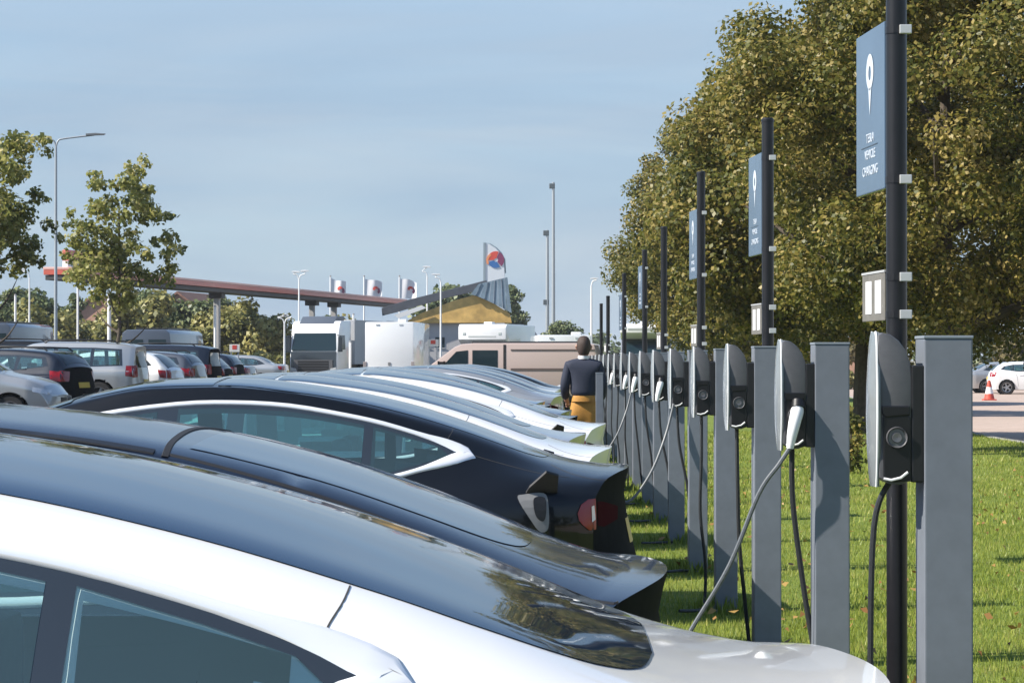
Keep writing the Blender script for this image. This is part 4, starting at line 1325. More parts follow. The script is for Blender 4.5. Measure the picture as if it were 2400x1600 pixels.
bigA = crown_mesh('crown', dome(4.1, 4.1, 4.9, 4.9, 3.1, 260, 4, .42, .85, .2), 260000, .084, 1, L_LIME)
bigB = crown_mesh('crown', dome(3.8, 3.8, 4.7, 4.6, 3.0, 230, 9, .42, .85, .2), 150000, .108, 2, L_LIME)
tr_big = trunk_mesh(2.6, .20, 9, 3, 7.5)
G_T = 'lime trees in a row on the lawn'
tree('lime_tree', 'huge olive and bronze lime tree filling the right side behind the nearest post', 'tree', (px(2212, 36.5), 36.5, .08), bigA, tr_big, 0.0, 1.0, G_T, (.75, .3, 0))
tree('lime_tree', 'lime tree second in the lawn row, crown above the second and third sign poles', 'tree', (6.2, 47.0, .08), bigB, tr_big, 1.9, 1.0, G_T)
tree('lime_tree', 'lime tree third in the lawn row, behind the fourth to sixth sign poles', 'tree', (6.6, 69, .08), bigB, tr_big, 5.2, 1.05, G_T)
tree('lime_tree', 'farthest lime tree of the lawn row, pale at the left end of the crowns', 'tree', (6.7, 84, .08), bigB, tr_big, 0.9, 1.08, G_T)

# two sparse young trees in the left car park
def by_pixels(lst, px0, d, gz, seed, jit=.8):
    rng = random.Random(seed)
    x0 = px(px0, d)
    out = []
    for (x, y, r) in lst:
        for k in range(2):
            out.append((px(x, d) - x0 + rng.uniform(-.06, .06), rng.uniform(-jit, jit), pz(y, d) - gz + rng.uniform(-.06, .06), r * d / FPX * rng.uniform(1.05, 1.5)))
    return out
T2 = [(316, 368, 15), (308, 395, 20), (300, 425, 24), (325, 440, 18), (298, 462, 28), (320, 478, 26), (205, 402, 12), (208, 428, 15), (228, 436, 14), (345, 445, 12), (265, 440, 14),
      (250, 470, 22), (215, 478, 20), (232, 492, 22), (280, 500, 25), (352, 500, 20), (382, 508, 13), (330, 512, 18), (158, 495, 12), (165, 520, 14), (185, 530, 20), (215, 535, 22), (250, 545, 26), (295, 545, 18),
      (165, 560, 20), (195, 575, 28), (232, 585, 30), (270, 580, 26), (310, 572, 16), (345, 565, 14), (388, 560, 20), (402, 578, 16), (375, 592, 18), (345, 600, 17), (150, 600, 16), (185, 615, 28), (225, 622, 30), (265, 620, 28),
      (300, 628, 22), (390, 632, 18), (372, 648, 17), (335, 650, 20), (160, 640, 18), (200, 655, 24), (245, 662, 28), (290, 668, 28), (220, 692, 20), (258, 702, 24), (290, 705, 22), (270, 725, 16)]
T1 = [(45, 312, 16), (20, 330, 24), (62, 350, 14), (-10, 350, 34), (-60, 330, 34), (12, 400, 22), (32, 398, 12), (-30, 400, 36), (-90, 400, 40), (20, 450, 20), (50, 462, 22), (86, 460, 14), (-10, 480, 36), (30, 500, 30), (62, 520, 18),
      (10, 540, 40), (60, 560, 24), (92, 552, 12), (-40, 540, 48), (-110, 480, 50), (-120, 560, 46), (30, 590, 34), (70, 605, 16), (-20, 610, 40), (20, 625, 26), (-80, 610, 40), (-160, 520, 40)]
yt = trunk_mesh(2.2, .07, 8, 5, 5.0, .75)
tree('young_tree', 'sparse young tree standing over the silver off-roader, in front of the station canopy', 'tree', (px(268, 58), 58.5, gh(-10, 58)), crown_mesh('crown', by_pixels(T2, 268, 58, .27, 2), 6200, .125, 5, L_YOUNG, .85), yt, 0, 1, 'young car park trees')
tree('young_tree', 'young tree cut off by the left picture edge', 'tree', (px(-25, 50), 50.5, gh(-12, 50)), crown_mesh('crown', by_pixels(T1, -25, 50, .27, 3), 7200, .12, 6, L_YOUNG, .85), yt, 1, 1, 'young car park trees')

# trees of the far belt behind the station
fA = crown_mesh('crown', dome(2.4, 2.4, 3.2, 2.3, 2.6, 60, 21, .5, .9), 8000, .34, 7, L_DARK)
fB = crown_mesh('crown', dome(2.8, 2.6, 2.6, 2.2, 2.3, 60, 22, .6, 1.0), 8000, .36, 8, L_OLIVE)
fC = crown_mesh('crown', dome(1.1, 1.1, 3.6, 3.6, 3.0, 50, 23, .35, .6), 5000, .30, 9, L_DARK)
tf = trunk_mesh(1.4, .14, 5, 8, 3.4)
FT = [(20, 650, 135, fC, 1.0, 'slim dark tree left of the tall double street lamp'), (62, 668, 140, fA, .85, 'dark rounded tree at the foot of the double street lamp'), (100, 712, 128, fB, .75, 'olive bush right of the double street lamp foot'),
      (165, 660, 138, fC, 1.05, 'slim dark tree behind the red canopy sign'), (330, 690, 126, fB, 1.0, 'olive tree directly right of the sparse young tree'), (362, 672, 132, fA, 1.0, 'dark green tree below the left end of the long canopy'),
      (455, 700, 132, fA, .95, 'green tree beside the first canopy column'), (505, 690, 136, fA, 1.0, 'tall green tree between the two canopy columns'), (545, 705, 130, fB, .9, 'olive green tree right of the canopy column'),
      (605, 722, 128, fB, .9, 'yellow-green bush left of the white lorry'), (640, 765, 140, fB, .6, 'low olive bush seen left of the lorry\'s cab'), (770, 735, 168, fA, .9, 'dark tree in the gap right of the lorry cab'), (800, 745, 160, fB, .8, 'olive bush seen left of the white caravan'),
      (1058, 662, 185, fA, 1.25, 'grey-green tree rising behind the station roof'), (1192, 640, 180, fC, 1.05, 'tall slim tree right of the station tower sign'), (1212, 690, 182, fC, .9, 'smaller slim tree right of the station tower sign'),
      (1322, 748, 170, fA, .75, 'small round dark tree left of the man\'s head'), (420, 720, 138, fB, .9, 'olive tree in front of the brick house wall'), (230, 735, 150, fB, .9, 'olive bush under the sparse young tree')]
for i, (x, ytop, d, me, sc, lab) in enumerate(FT):
    h = {'fA': 5.9, 'fB': 5.2, 'fC': 7.6}[[k for k, v in (('fA', fA), ('fB', fB), ('fC', fC)) if v is me][0]]
    top = pz(ytop, d)
    tree('background_tree', lab, 'tree', (px(x, d), d, -.12), me, tf, i * 1.7, (top + .12) / h, 'trees behind the station')

def hedge(name, label, x0, x1, y, h, dep, n, leaf, m, seed, z=-.12, dy=0.0):
    rng = random.Random(seed)
    cl = []
    k = int((x1 - x0) / (h * .35))
    for i in range(k):
        t_ = rng.random()
        for q in range(2):
            cl.append(((x1 - x0) * (t_ - .5), rng.uniform(-dep, dep) + dy * (t_ - .5), h * rng.uniform(.25, .72) * (1 + .12 * math.sin(t_ * 40 + seed)), h * rng.uniform(.25, .38)))
    t = thing(name, label, 'hedge', ((x0 + x1) / 2, y, z))
    mobj('foliage', crown_mesh('foliage', cl, n, leaf, seed, m), t)
    st = MB()
    for i in range(max(3, int((x1 - x0) / 4))):
        xx = (x1 - x0) * ((i + .5) / max(3, int((x1 - x0) / 4)) - .5)
        st.tube([(xx, dy * xx / (x1 - x0), -.05), (xx + .1, dy * xx / (x1 - x0), h * .5)], [.06, .03], 6)
    st.build('stems', M_BARK, t)
hedge('hedge', 'long brown and olive hedge beyond the road at the right', 6.5, 66, 138, 3.1, 1.2, 22000, .36, L_BROWN, 31)
hedge('hedge', 'green hedge behind the white parked cars at the right', 12, 56, 127, 1.35, .7, 15000, .26, L_OLIVE, 32)
hedge('hedge', 'low olive hedge behind the left car park', -42, -12, 118, 1.7, .9, 14000, .30, L_OLIVE, 33, z=.1)
# shrub growing beside the second post
sh = thing('shrub', 'small leggy shrub growing beyond the second post on the lawn', 'shrub', (px(2000, 30), 30.5, .09))
mobj('foliage', crown_mesh('foliage', [(0, 0, .35, .20), (.08, .05, .62, .16), (-.06, 0, .8, .14), (.02, 0, .15, .2), (.12, 0, .45, .14)], 700, .07, 40, L_LIME), sh)
MB().tube([(0, 0, -.02), (.03, 0, .5), (-.03, 0, .95)], [.018, .012, .005], 6).build('stem', M_BARK, sh)
# distant wood closing the horizon
cl = []
rg = random.Random(77)
for i in range(420):
    x = rg.uniform(-150, 150)
    cl.append((x, 330 + rg.uniform(-8, 8), rg.uniform(.5, 3.6) * (1 + .3 * math.sin(x * .11)), rg.uniform(1.2, 2.2)))
for i in range(160):                                      # unseen trees added behind the camera to darken reflections
    cl.append((rg.uniform(-60, 60), -42 + rg.uniform(-5, 5), rg.uniform(.5, 6.5), rg.uniform(1.3, 2.2)))
for i in range(120):  # the added belt carries on, unseen, to the left
    cl.append((-75 + rg.uniform(-5, 5), rg.uniform(-45, 60), rg.uniform(.5, 5.0), rg.uniform(1.3, 2.2)))
tag(mobj('distant_wood', crown_mesh('distant_wood', cl, 44000, .9, 41, L_DARK)), 'distant grey-green wood along the horizon, with unseen trees added round the camera', 'wood', kind='stuff')
# ------------------------------------------------------------ left car park, station, lorry, campers
L_G = 'cars parked in the left rows'
def lot(shape, label, paint, pxt, d, rot=0.0, nose_right=False):
    x = px(pxt, d)
    return spawn(shape, 'parked_car', label, 'car', paint, x, d, gh(x - (0 if nose_right else 2), d), R(rot + (180 if nose_right else 0)), L_G)
lot(ESTATE, 'dark estate car with blue-lit rear window and red tail light, left of the silver off-roader', P_DBLUE, 186, 50, -14)
lot(SUV, 'silver off-roader with big wheel arch and red tail light under the young tree', P_SILVER, 332, 58, -3)
spawn(HATCH, 'parked_car', 'silver car with its bonnet and front wheel showing at the left picture edge', 'car', P_SILVER, px(150, 44) - 4.1, 44, gh(-10, 44), R(180), L_G)
lot(HATCH, 'white hatchback with a red tail light, right of the silver off-roader', P_WHITE, 415, 61.5, -8)
lot(ESTATE, 'grey estate car with dark tail light, right of the white hatchback', P_GREY, 468, 65.5, -8)
lot(SUV, 'dark off-roader third car right of the white hatchback', P_DBLUE, 505, 69.5, -6)
lot(HATCH, 'black hatchback in the middle of the dark left row', P_BLACK, 535, 73, -6)
lot(ESTATE, 'dark blue estate near the far end of the left row', P_DBLUE, 562, 77, -6)
lot(SALOON, 'grey-blue saloon at the far end of the dark left row', P_GREY, 592, 81, -6)
spawn(SALOON, 'parked_car', 'silver car far off by the lorry\'s left side', 'car', P_SILVER, px(672, 104), 104, gh(-10, 104), R(-4), L_G)
spawn(HATCH, 'parked_car', 'grey car far off, left of the silver car near the lorry', 'car', P_GREY, px(606, 108), 108, gh(-12, 108), R(-4), L_G)
spawn(ESTATE, 'parked_car', 'white estate seen over the dark estate car\'s roof at the left', 'car', P_WHITE, px(120, 66), 66, .38, R(-4), L_G)
spawn(SUV, 'parked_car', 'black off-roader roof showing beyond the white estate at the left', 'car', P_BLACK, px(150, 72), 72, .42, R(-5), L_G)
# right side
spawn(SALOON, 'parked_car', 'pale silver saloon beyond the service road at the right edge', 'car', P_SILVER, px(2248, 114), 113.5, -.03, R(180 + 4), 'cars beyond the service road')
spawn(HATCH, 'parked_car', 'white hatchback cut by the right picture edge, behind the traffic cone', 'car', P_WHITE, px(2320, 109), 109.5, -.03, R(180 - 6), 'cars beyond the service road')
spawn(ESTATE, 'parked_car', 'blue-grey car parked in front of the white camper between the sign poles', 'car', P_BLUE, px(1620, 74), 76, .0, R(10), 'cars beyond the service road')

def vehicle_wheel(t, x, y, r, w=.26, m=None):
    o = MB().lathe([(r * .6, -w / 2), (r * .93, -w / 2), (r, -w / 2 + .04), (r, w / 2 - .04), (r * .93, w / 2), (r * .6, w / 2)], 24, axis='y').build('wheel', M_RUBBER, t, True)
    o.location = (x, y, r)
    MB().lathe([(.001, -w / 2 + .03), (r * .3, -w / 2 + .01), (r * .6, -w / 2 + .06), (r * .62, w / 2 - .06), (r * .3, w / 2 - .01), (.001, w / 2 - .03)], 20, axis='y').build('rim', M_RIM, o, True)

# beige van seen side on, nose to the left (local x towards its tail)
def side_van(name, label, x0, y, z, L, H, paint, rot=0.0, cat='van'):
    t = thing(name, label, cat, (x0, y, z), rot)
    W = .95
    out = [(.0, .45), (.0, .80), (.04, 1.12), (.16, 1.28), (1.00, H - .12), (1.22, H - .03), (1.6, H), (L - .35, H), (L - .08, H - .05), (L, H - .35), (L, .38), (L - .1, .30), (.1, .30)]
    MB().prism(out, -W, W, 'y', .06).build('body', paint, t, True)
    for sd in (-1, 1):
        o_ = sd * (W + .004)
        q = lambda pts, nm, m, th=.006: MB().prism(pts, o_ - th * (sd < 0), o_ + th * (sd > 0), 'y').build(nm, m, t)
        q([(.52, 1.20), (1.06, H - .26), (1.42, H - .22), (1.42, 1.18)], 'window', M_DARKGLASS)
        q([(1.56, 1.15), (1.56, H - .22), (2.34, H - .22), (2.34, 1.15)], 'window', M_DARKGLASS)
        q([(2.52, .36), (2.52, H - .05), (2.60, H - .05), (2.60, .36)], 'door_seam', M_SEAM, .004)
        q([(2.75, 1.785), (2.75, 1.83), (L - .05, 1.83), (L - .05, 1.785)], 'side_rail', mat('van_trim_brown', (.10, .075, .065), .5), .012)
        q([(2.75, 1.18), (2.75, 1.25), (L - .05, 1.25), (L - .05, 1.18)], 'side_rail', mat('van_trim_brown', (.10, .075, .065), .5), .012)
        q([(2.75, .62), (2.75, .68), (L - .05, .68), (L - .05, .62)], 'side_rail', mat('van_trim_brown', (.10, .075, .065), .5), .012)
        q([(.03, .72), (.08, .95), (.34, 1.02), (.32, .78)], 'head_light', M_CLEAR, .008)
        q([(L - .09, .85), (L - .09, 1.35), (L - .01, 1.35), (L - .01, .85)], 'tail_light', M_TAIL, .010)
        MB().box(.52, .70, sd * (W + .02), sd * (W + .20), 1.22, 1.45, .02).build('mirror', M_BLACKPL, t)
    MB().box(.02, L - .02, -W - .005, W + .005, .28, .42, .02).build('sill', M_BLACKPL, t)
    MB().box(1.5, L - .6, -.78, .78, H - .01, H + .05, .02).build('roof_rack', M_BLACKPL, t)
    ws = MB().add([(.18, -.82, 1.30), (.18, .82, 1.30), (.97, .78, H - .145), (.97, -.78, H - .145)], [(0, 1, 2, 3)])
    ws.v = [(p[0] - .012, p[1], p[2] + .012) for p in ws.v]
    ws.build('windscreen', M_DARKGLASS, t)
    for xx in (.95, L - 1.15):
        for sd in (-1, 1):
            vehicle_wheel(t, xx, sd * (W - .09), .34)
    return t
side_van('camper_van', 'beige pink van with brown side rails standing behind the walking man', px(1003, 76), 76, 0.0, 5.4, 2.02, P_BEIGE, R(-8))

# white lorry with a dark screen, facing the camera (local -y is its front)
def lorry(x, y, z, rot):
    t = thing('lorry', 'white articulated lorry facing the camera with a large dark windscreen', 'lorry', (x, y, z), rot)
    W = 1.24
    cab = [(-.02, .40), (-.05, 1.25), (.02, 1.75), (.22, 2.62), (.40, 3.02), (.62, 3.16), (2.2, 3.2), (2.2, .55), (.9, .40)]
    MB().prism(cab, -W, W, 'x', .07).build('cab', P_WHITE, t, True)
    def fr(pts, nm, m, off=.012, par=None):     # panel on the sloping front, points (x, z)
        yy = lambda z_: float(np.interp(z_, [.4, 1.25, 1.75, 2.62, 3.02], [-.02, -.05, .02, .22, .40])) - off
        n_ = len(pts)
        V = [(a, yy(b), b) for a, b in pts] + [(a, yy(b) + .03, b) for a, b in pts]
        return MB().add(V, [tuple(range(n_)), tuple(range(2 * n_ - 1, n_ - 1, -1))] + [(i, (i + 1) % n_, (i + 1) % n_ + n_, i + n_) for i in range(n_)]).build(nm, m, par or t)
    fr([(-1.12, 1.66), (1.12, 1.66), (1.16, 1.75), (1.08, 2.55), (-1.08, 2.55), (-1.16, 1.75)], 'windscreen', M_DARKGLASS)
    fr([(-1.18, .60), (1.18, .60), (1.18, 1.64), (-1.18, 1.64)], 'black_panel', M_FRIT, .055)
    for k in range(4):
        fr([(-.80, .70 + k * .13), (.80, .70 + k * .13), (.80, .79 + k * .13), (-.80, .79 + k * .13)], 'grille_slat', M_BLACKPL, .075)
    fr([(-1.0, .64), (1.0, .64), (1.0, 1.23), (-1.0, 1.23)], 'grille', M_HOUSING, .062)
    for sd in (-1, 1):
        fr([(sd * .84, .62), (sd * 1.18, .66), (sd * 1.18, .86), (sd * .90, .80)], 'head_light', M_CLEAR, .075)
        MB().box(sd * 1.26, sd * 1.46, -.02, .14, 1.62, 2.38, .03).build('mirror', M_FRIT, t)
        MB().tube([(sd * 1.18, .15, 2.45), (sd * 1.36, .06, 2.42), (sd * 1.36, .06, 2.3)], .025, 6).build('mirror_arm', M_BLACKPL, t)
        w = MB().prism([(.35, 1.70), (.45, 2.45), (1.15, 2.45), (1.25, 1.75)], sd * (W + .002) - .004, sd * (W + .002) + .004, 'x')
        w.build('side_window', M_DARKGLASS, t)
        MB().lathe([(.28, -.16), (.46, -.16), (.5, -.12), (.5, .12), (.46, .16), (.28, .16)], 22, (sd * 1.05, 1.25, .5), 'x').build('wheel', M_RUBBER, t, True)
        MB().lathe([(.28, -.16), (.46, -.16), (.5, -.12), (.5, .12), (.46, .16), (.28, .16)], 22, (sd * 1.0, 4.2, .5), 'x').build('wheel', M_RUBBER, t, True)
        MB().lathe([(.28, -.16), (.46, -.16), (.5, -.12), (.5, .12), (.46, .16), (.28, .16)], 22, (sd * 1.05, 11.2, .5), 'x').build('wheel', M_RUBBER, t, True)
    MB().prism([(.40, 3.03), (.95, 3.38), (2.1, 3.42), (2.1, 3.20), (.62, 3.14)], -.90, .90, 'x', .03).build('roof_spoiler', mat('spoiler_slate', (.075, .09, .115), .4), t, True)
    fr([(-1.15, .30), (1.15, .30), (1.15, .58), (-1.15, .58)], 'bumper', M_HOUSING, .065)
    fr([(-.26, .36), (.26, .36), (.26, .47), (-.26, .47)], 'number_plate', mat('plate_yellow', (.62, .42, .03), .4), .085)
    MB().box(-1.0, 1.0, 2.2, 12.5, .75, 1.0).build('chassis', M_BLACKPL, t)
    MB().box(-1.27, 1.27, 2.75, 13.0, 1.0, 3.25, .03).build('trailer_box', mat('trailer_grey', (.42, .43, .44), .45, noise=.05), t)
lorry(px(735, 121), 121, gh(-11, 121), R(-13))

def motorhome(x, y, z, rot, label, W=1.15, H=3.1, back=False):
    t = thing('motorhome', label, 'motorhome', (x, y, z), rot, 'white motorhomes')
    if back:                                              # its flat rear wall faces the camera
        MB().box(-W, W, 0, 5.6, .45, H, .07).build('body', P_WHITE, t, True)
        MB().box(-W + .12, W - .12, -.10, .03, .40, .78, .04).build('rear_bumper', M_WHITEPL, t, True)
        MB().box(-.26, .26, -.115, -.10, .50, .61).build('number_plate', mat('plate_pale', (.55, .54, .50), .5), t)
        MB().box(-.06, .06, -.03, .0, .98, 1.12, .01).build('rear_latch', M_PORT, t)
        MB().box(-.55, .55, -.02, .0, .80, .84).build('grab_rail', M_PORT, t)
        for sd in (-1, 1):
            MB().box(sd * (W - .02) - .10, sd * (W - .02) + .06, -.03, .02, .72, 1.15, .02).build('tail_light', mat('lamp_dull', (.30, .26, .25), .4), t)
            MB().box(sd * .55 - .08, sd * .55 + .08, -.02, .02, H - .16, H - .10).build('marker_light', M_CLEAR, t)
        MB().box(.35, .75, .4, .9, H - .01, H + .13, .03).build('roof_vent', M_WHITEPL, t)
        for yy in (1.4, 4.6):
            for sd in (-1, 1):
                MB().lathe([(.18, -.11), (.30, -.11), (.33, -.07), (.33, .07), (.30, .11), (.18, .11)], 20, (sd * (W - .16), yy, .33), 'x').build('wheel', M_RUBBER, t, True)
    else:                                                 # cab with a sleeping pod above faces the camera
        MB().prism([(.95, .45), (.95, 2.1), (.35, 2.22), (-.02, 2.42), (-.02, H - .15), (.15, H), (5.4, H), (5.4, .45)], -W, W, 'x', .06).build('body', P_WHITE, t, True)
        MB().prism([(-.35, .40), (-.40, .95), (-.05, 1.12), (.50, 2.18), (1.2, 2.2), (1.2, .40)], -.95, .95, 'x', .06).build('cab', P_GREY, t, True)
        ws = MB().add([(-.82, -.10, 1.16), (.82, -.10, 1.16), (.74, .40, 2.10), (-.74, .40, 2.10)], [(0, 1, 2, 3)])
        ws.v = [(p[0], p[1] - .02, p[2] + .01) for p in ws.v]
        ws.build('windscreen', M_DARKGLASS, t)
        MB().box(-.65, .65, -.030, -.018, 2.52, 2.60, .005).build('pod_window', mat('pod_trim', (.45, .47, .46), .4), t)
        for sd in (-1, 1):
            MB().box(sd * .84 - .07, sd * .84 + .07, -.035, -.015, 2.62, 2.74, .01).build('marker_light', mat('marker_grey', (.40, .44, .43), .3), t)
            MB().box(sd * .75 - .14, sd * .75 + .14, -.43, -.37, .78, .95, .02).build('head_light', M_CLEAR, t)
            MB().box(sd * 1.0, sd * 1.22, -.02, .12, 1.25, 1.62, .03).build('mirror', M_BLACKPL, t)
        MB().box(-.55, .55, -.43, -.38, .62, .74).build('grille', M_BLACKPL, t)
        MB().box(-.25, .15, 1.2, 1.7, H - .01, H + .12, .03).build('roof_vent', M_WHITEPL, t)
        for yy in (.35, 3.9):
            for sd in (-1, 1):
                MB().lathe([(.18, -.11), (.30, -.11), (.33, -.07), (.33, .07), (.30, .11), (.18, .11)], 20, (sd * .90, yy, .33), 'x').build('wheel', M_RUBBER, t, True)
    return t
motorhome(px(912, 114), 114, gh(-8, 114), R(-5), 'white motorhome with its plain back wall to the camera, right of the lorry', 1.15, 3.0, True)
motorhome(px(1130, 111), 111, 0, R(-14), 'motorhome with a white sleeping pod over its cab, behind the beige van', 1.13, 3.12)
motorhome(px(1322, 103), 103, 0, R(3), 'white camper box behind the walking man\'s head', 1.15, 2.55, True)
motorhome(px(1512, 92), 92, .1, R(-6), 'white motorhome standing behind the fifth and sixth sign poles', .95, 2.78)
motorhome(px(1566, 96), 96, .1, R(-6), 'smaller white motorhome right of the one behind the sign poles', .75, 2.4, True)

def back_van(x, y, z, rot, label, paint, H=2.4, W=.98):
    t = thing('delivery_van', label, 'van', (x, y, z), rot, 'vans behind the left row')
    MB().prism([(-W, .42), (-W - .02, 1.2), (-W + .10, H - .12), (-W + .25, H), (W - .25, H), (W - .10, H - .12), (W + .02, 1.2), (W, .42)], 0, 4.9, 'y', .05).build('body', paint, t, True)
    for sd in (-1, 1):
        MB().prism([(sd * .10, 1.30), (sd * (W - .18), 1.30), (sd * (W - .24), H - .35), (sd * .10, H - .35)], -.012, .002, 'y').build('rear_window', M_DARKGLASS, t)
        MB().box(sd * (W - .08) - .05, sd * (W - .08) + .05, -.02, .02, .85, 1.45).build('tail_light', M_TAIL, t)
        for yy in (.9, 3.9):
            MB().lathe([(.18, -.1), (.31, -.1), (.34, -.07), (.34, .07), (.31, .1), (.18, .1)], 20, (sd * (W - .13), yy, .34), 'x').build('wheel', M_RUBBER, t, True)
    MB().box(-W + .05, W - .05, -.08, .02, .38, .58, .03).build('rear_bumper', M_BLACKPL, t)
    MB().box(-.6, .6, .8, 4.2, H, H + .07, .02).build('roof_rack', M_BLACKPL, t)
back_van(px(340, 88), 88, .27, R(-6), 'slate grey van seen from behind above the silver off-roader', P_GREY, 2.32)
back_van(px(-38, 84), 84, .27, R(-6), 'grey van at the left picture edge', P_GREY, 2.50)
rv = thing('red_container', 'dark red box container at the left of the plain white motorhome', 'container', (px(846, 126), 126, .0))
MB().box(-.75, .75, 0, 3, .0, 2.75, .03).build('box', mat('rust_red', (.24, .045, .030), .6, noise=.25, nscale=2), rv)
for k in range(5):
    MB().box(-.62 + k * .28, -.54 + k * .28, -.025, .0, .1, 2.65).build('rib', MATS['rust_red'], rv)

# street lamps and masts
def lamp(label, x, ytop, d, arms, r=.07, zb=0.0, head=.55, colour=None):
    xx = px(x, d)
    H = pz(ytop, d)
    t = thing('street_lamp', label, 'street lamp', (xx, d, zb), 0, 'street lamps of the rest area')
    m = colour or M_STEELPOLE
    MB().tube([(0, 0, -.05), (0, 0, H * .5), (0, 0, H - .35 - zb)], [r, r * .8, r * .6], 10).build('pole', m, t, True)
    MB().tube([(0, 0, 0), (0, 0, .9)], [r * 1.5, r * 1.5], 10).build('base_sleeve', m, t, True)
    for (ln, up) in arms:
        sg = 1 if ln > 0 else -1
        b = MB().tube([tuple(q) for q in catmull([(0, 0, H - .36 - zb), (sg * .08, 0, H - .12 - zb), (sg * .3, 0, H - .03 - zb), (ln - sg * head * .6, .1, H + up - zb)], 5)], r * .45, 8).build('arm', m, t, True)
        MB().prism([(ln - sg * head, H + up - .03 - zb), (ln - sg * head * .1, H + up + .00 - zb), (ln, H + up + .045 - zb), (ln - sg * head * .5, H + up + .075 - zb), (ln - sg * head, H + up + .05 - zb)], -.02, .20, 'y', .012).build('lamp_head', mat('lamp_head_grey', (.16, .17, .18), .4) if colour is None else colour, b)
lamp('tall street lamp with two long arms at the far left', 128, 322, 94, [(-1.0, .0), (1.9, .12)], .075, .2, .75)
lamp('white twin-headed street lamp above the long canopy, left of the lorry', 700, 640, 128, [(-.40, .05), (.52, .10)], .06, .0, .42, M_WHITE)
lamp('white street lamp with a short arm before the station roof', 1033, 648, 140, [(-.55, .10)], .07, 0, .5, M_WHITE)
lamp('thin pale lamp post just left of the short-armed lamp', 1001, 634, 152, [(-.30, .22)], .06, 0, .5, M_WHITE)
lamp('low white street lamp at the left edge beneath the cropped young tree', 66, 634, 120, [(-.7, .05)], .06, 0, .5, M_WHITE)
lamp('white street lamp peeping out left of the lime trees', 1386, 655, 150, [(.45, .05)], .08, 0, .5, M_WHITE)
lamp('small white-headed lamp beside the lorry\'s left mirror', 666, 742, 112, [(-.12, .04), (.20, .04)], .06, 0, .26, M_WHITE)
def mast(label, x, ytop, d, heads):
    t = thing('mast', label, 'mast', (px(x, d), d, -.1), 0, 'slim masts beyond the station')
    H = pz(ytop, d)
    MB().tube([(0, 0, 0), (0, 0, H * .5), (0, 0, H)], [.16, .13, .10], 10).build('pole', M_STEELPOLE, t, True)
    for k, z in enumerate(heads):
        MB().box(-.32, .12, -.12, .12, z - .3, z + .1, .04).build('mast_head', mat('mast_head_dark', (.10, .12, .13), .5), t)
mast('taller of the two slim grey masts right of the station', 1297, 424, 190, [pz(430, 190)])
mast('shorter slim grey mast beside the tallest one', 1283, 536, 186, [pz(540, 186), pz(702, 186)])
for x, y0, d, l in ((180, 668, 118, 'thin pale pole under the young tree crown'), (33, 690, 116, 'pale pole at the left edge below the cropped young tree'), (254, 690, 116, 'thick white pole behind the silver off-roader'), (503, 716, 120, 'thin white pole right of the first canopy column'), (828, 735, 134, 'thin pale pole between lorry and plain motorhome'), (820, 800, 116, 'short pale marker pole right of the lorry')):
    t = thing('pole', l, 'pole', (px(x, d), d, 0), 0, 'thin pale poles in the rest area')
    h = pz(y0, d)
    MB().tube([(0, 0, -.05), (0, 0, h)], .09 if x == 254 else .055, 10).build('shaft', M_WHITE, t, True)
    MB().lathe([(.001, h + .03), (.04, h + .02), (.06, h - .02), (.06, h - .05)], 10).build('cap', M_PORT, t, True)

# filling station: long canopy, building, tower sign, flags
M_CANRED = mat('canopy_red', (.55, .115, .075), .35, coat=.3, noise=.08, nscale=1)
M_CANPINK = mat('canopy_edge_pink', (.72, .42, .36), .4, noise=.05)
M_CANDARK = mat('canopy_soffit', (.050, .046, .044), .6, noise=.15, nscale=1)
A_, B_ = Vector((px(104, 104), 104, 0)), Vector((px(912, 160), 160, 0))
dirv = (B_ - A_).normalized()
nrm = Vector((dirv.y, -dirv.x, 0))                        # towards the right
can = thing('station_canopy', 'long low filling station canopy with a red edge, running behind the lorry', 'canopy', A_, math.atan2(dirv.y, dirv.x))
Lc = (B_ - A_).length
MB().box(0, Lc, -1.1, .02, 4.90, 5.10, .02).build('soffit', M_CANDARK, can)
MB().box(-.05, Lc + .05, -1.2, .08, 5.12, 5.34, .02).build('red_fascia', M_CANRED, can)
MB().box(-.06, Lc + .06, -1.22, .10, 5.345, 5.45, .02).build('pale_edge', M_CANPINK, can)
for k, f in enumerate((.365, .66, .74)):
    q = f * Lc
    c = MB().box(q - .14, q + .14, -.7, -.4, -.3, 4.90, .03).build('column', mat('column_grey', (.33, .32, .31), .5, noise=.1), can)
    MB().box(q - .3, q + .3, -.9, -.2, 4.62, 4.90, .03).build('capital', M_CANDARK, c)
sg_ = thing('canopy_sign', 'red and white sign box standing on the left end of the canopy', 'sign', tuple(A_ + dirv * 1.0 + nrm * 0.6 + Vector((0, 0, 5.452))), math.atan2(dirv.y, dirv.x))
MB().box(0, 6.5, 0, .25, 0, .30, .02).build('white_band', M_WHITE, sg_)
MB().box(0, 6.5, -.01, .26, .305, .78, .02).build('red_band', mat('sign_red', (.62, .16, .12), .4), sg_)

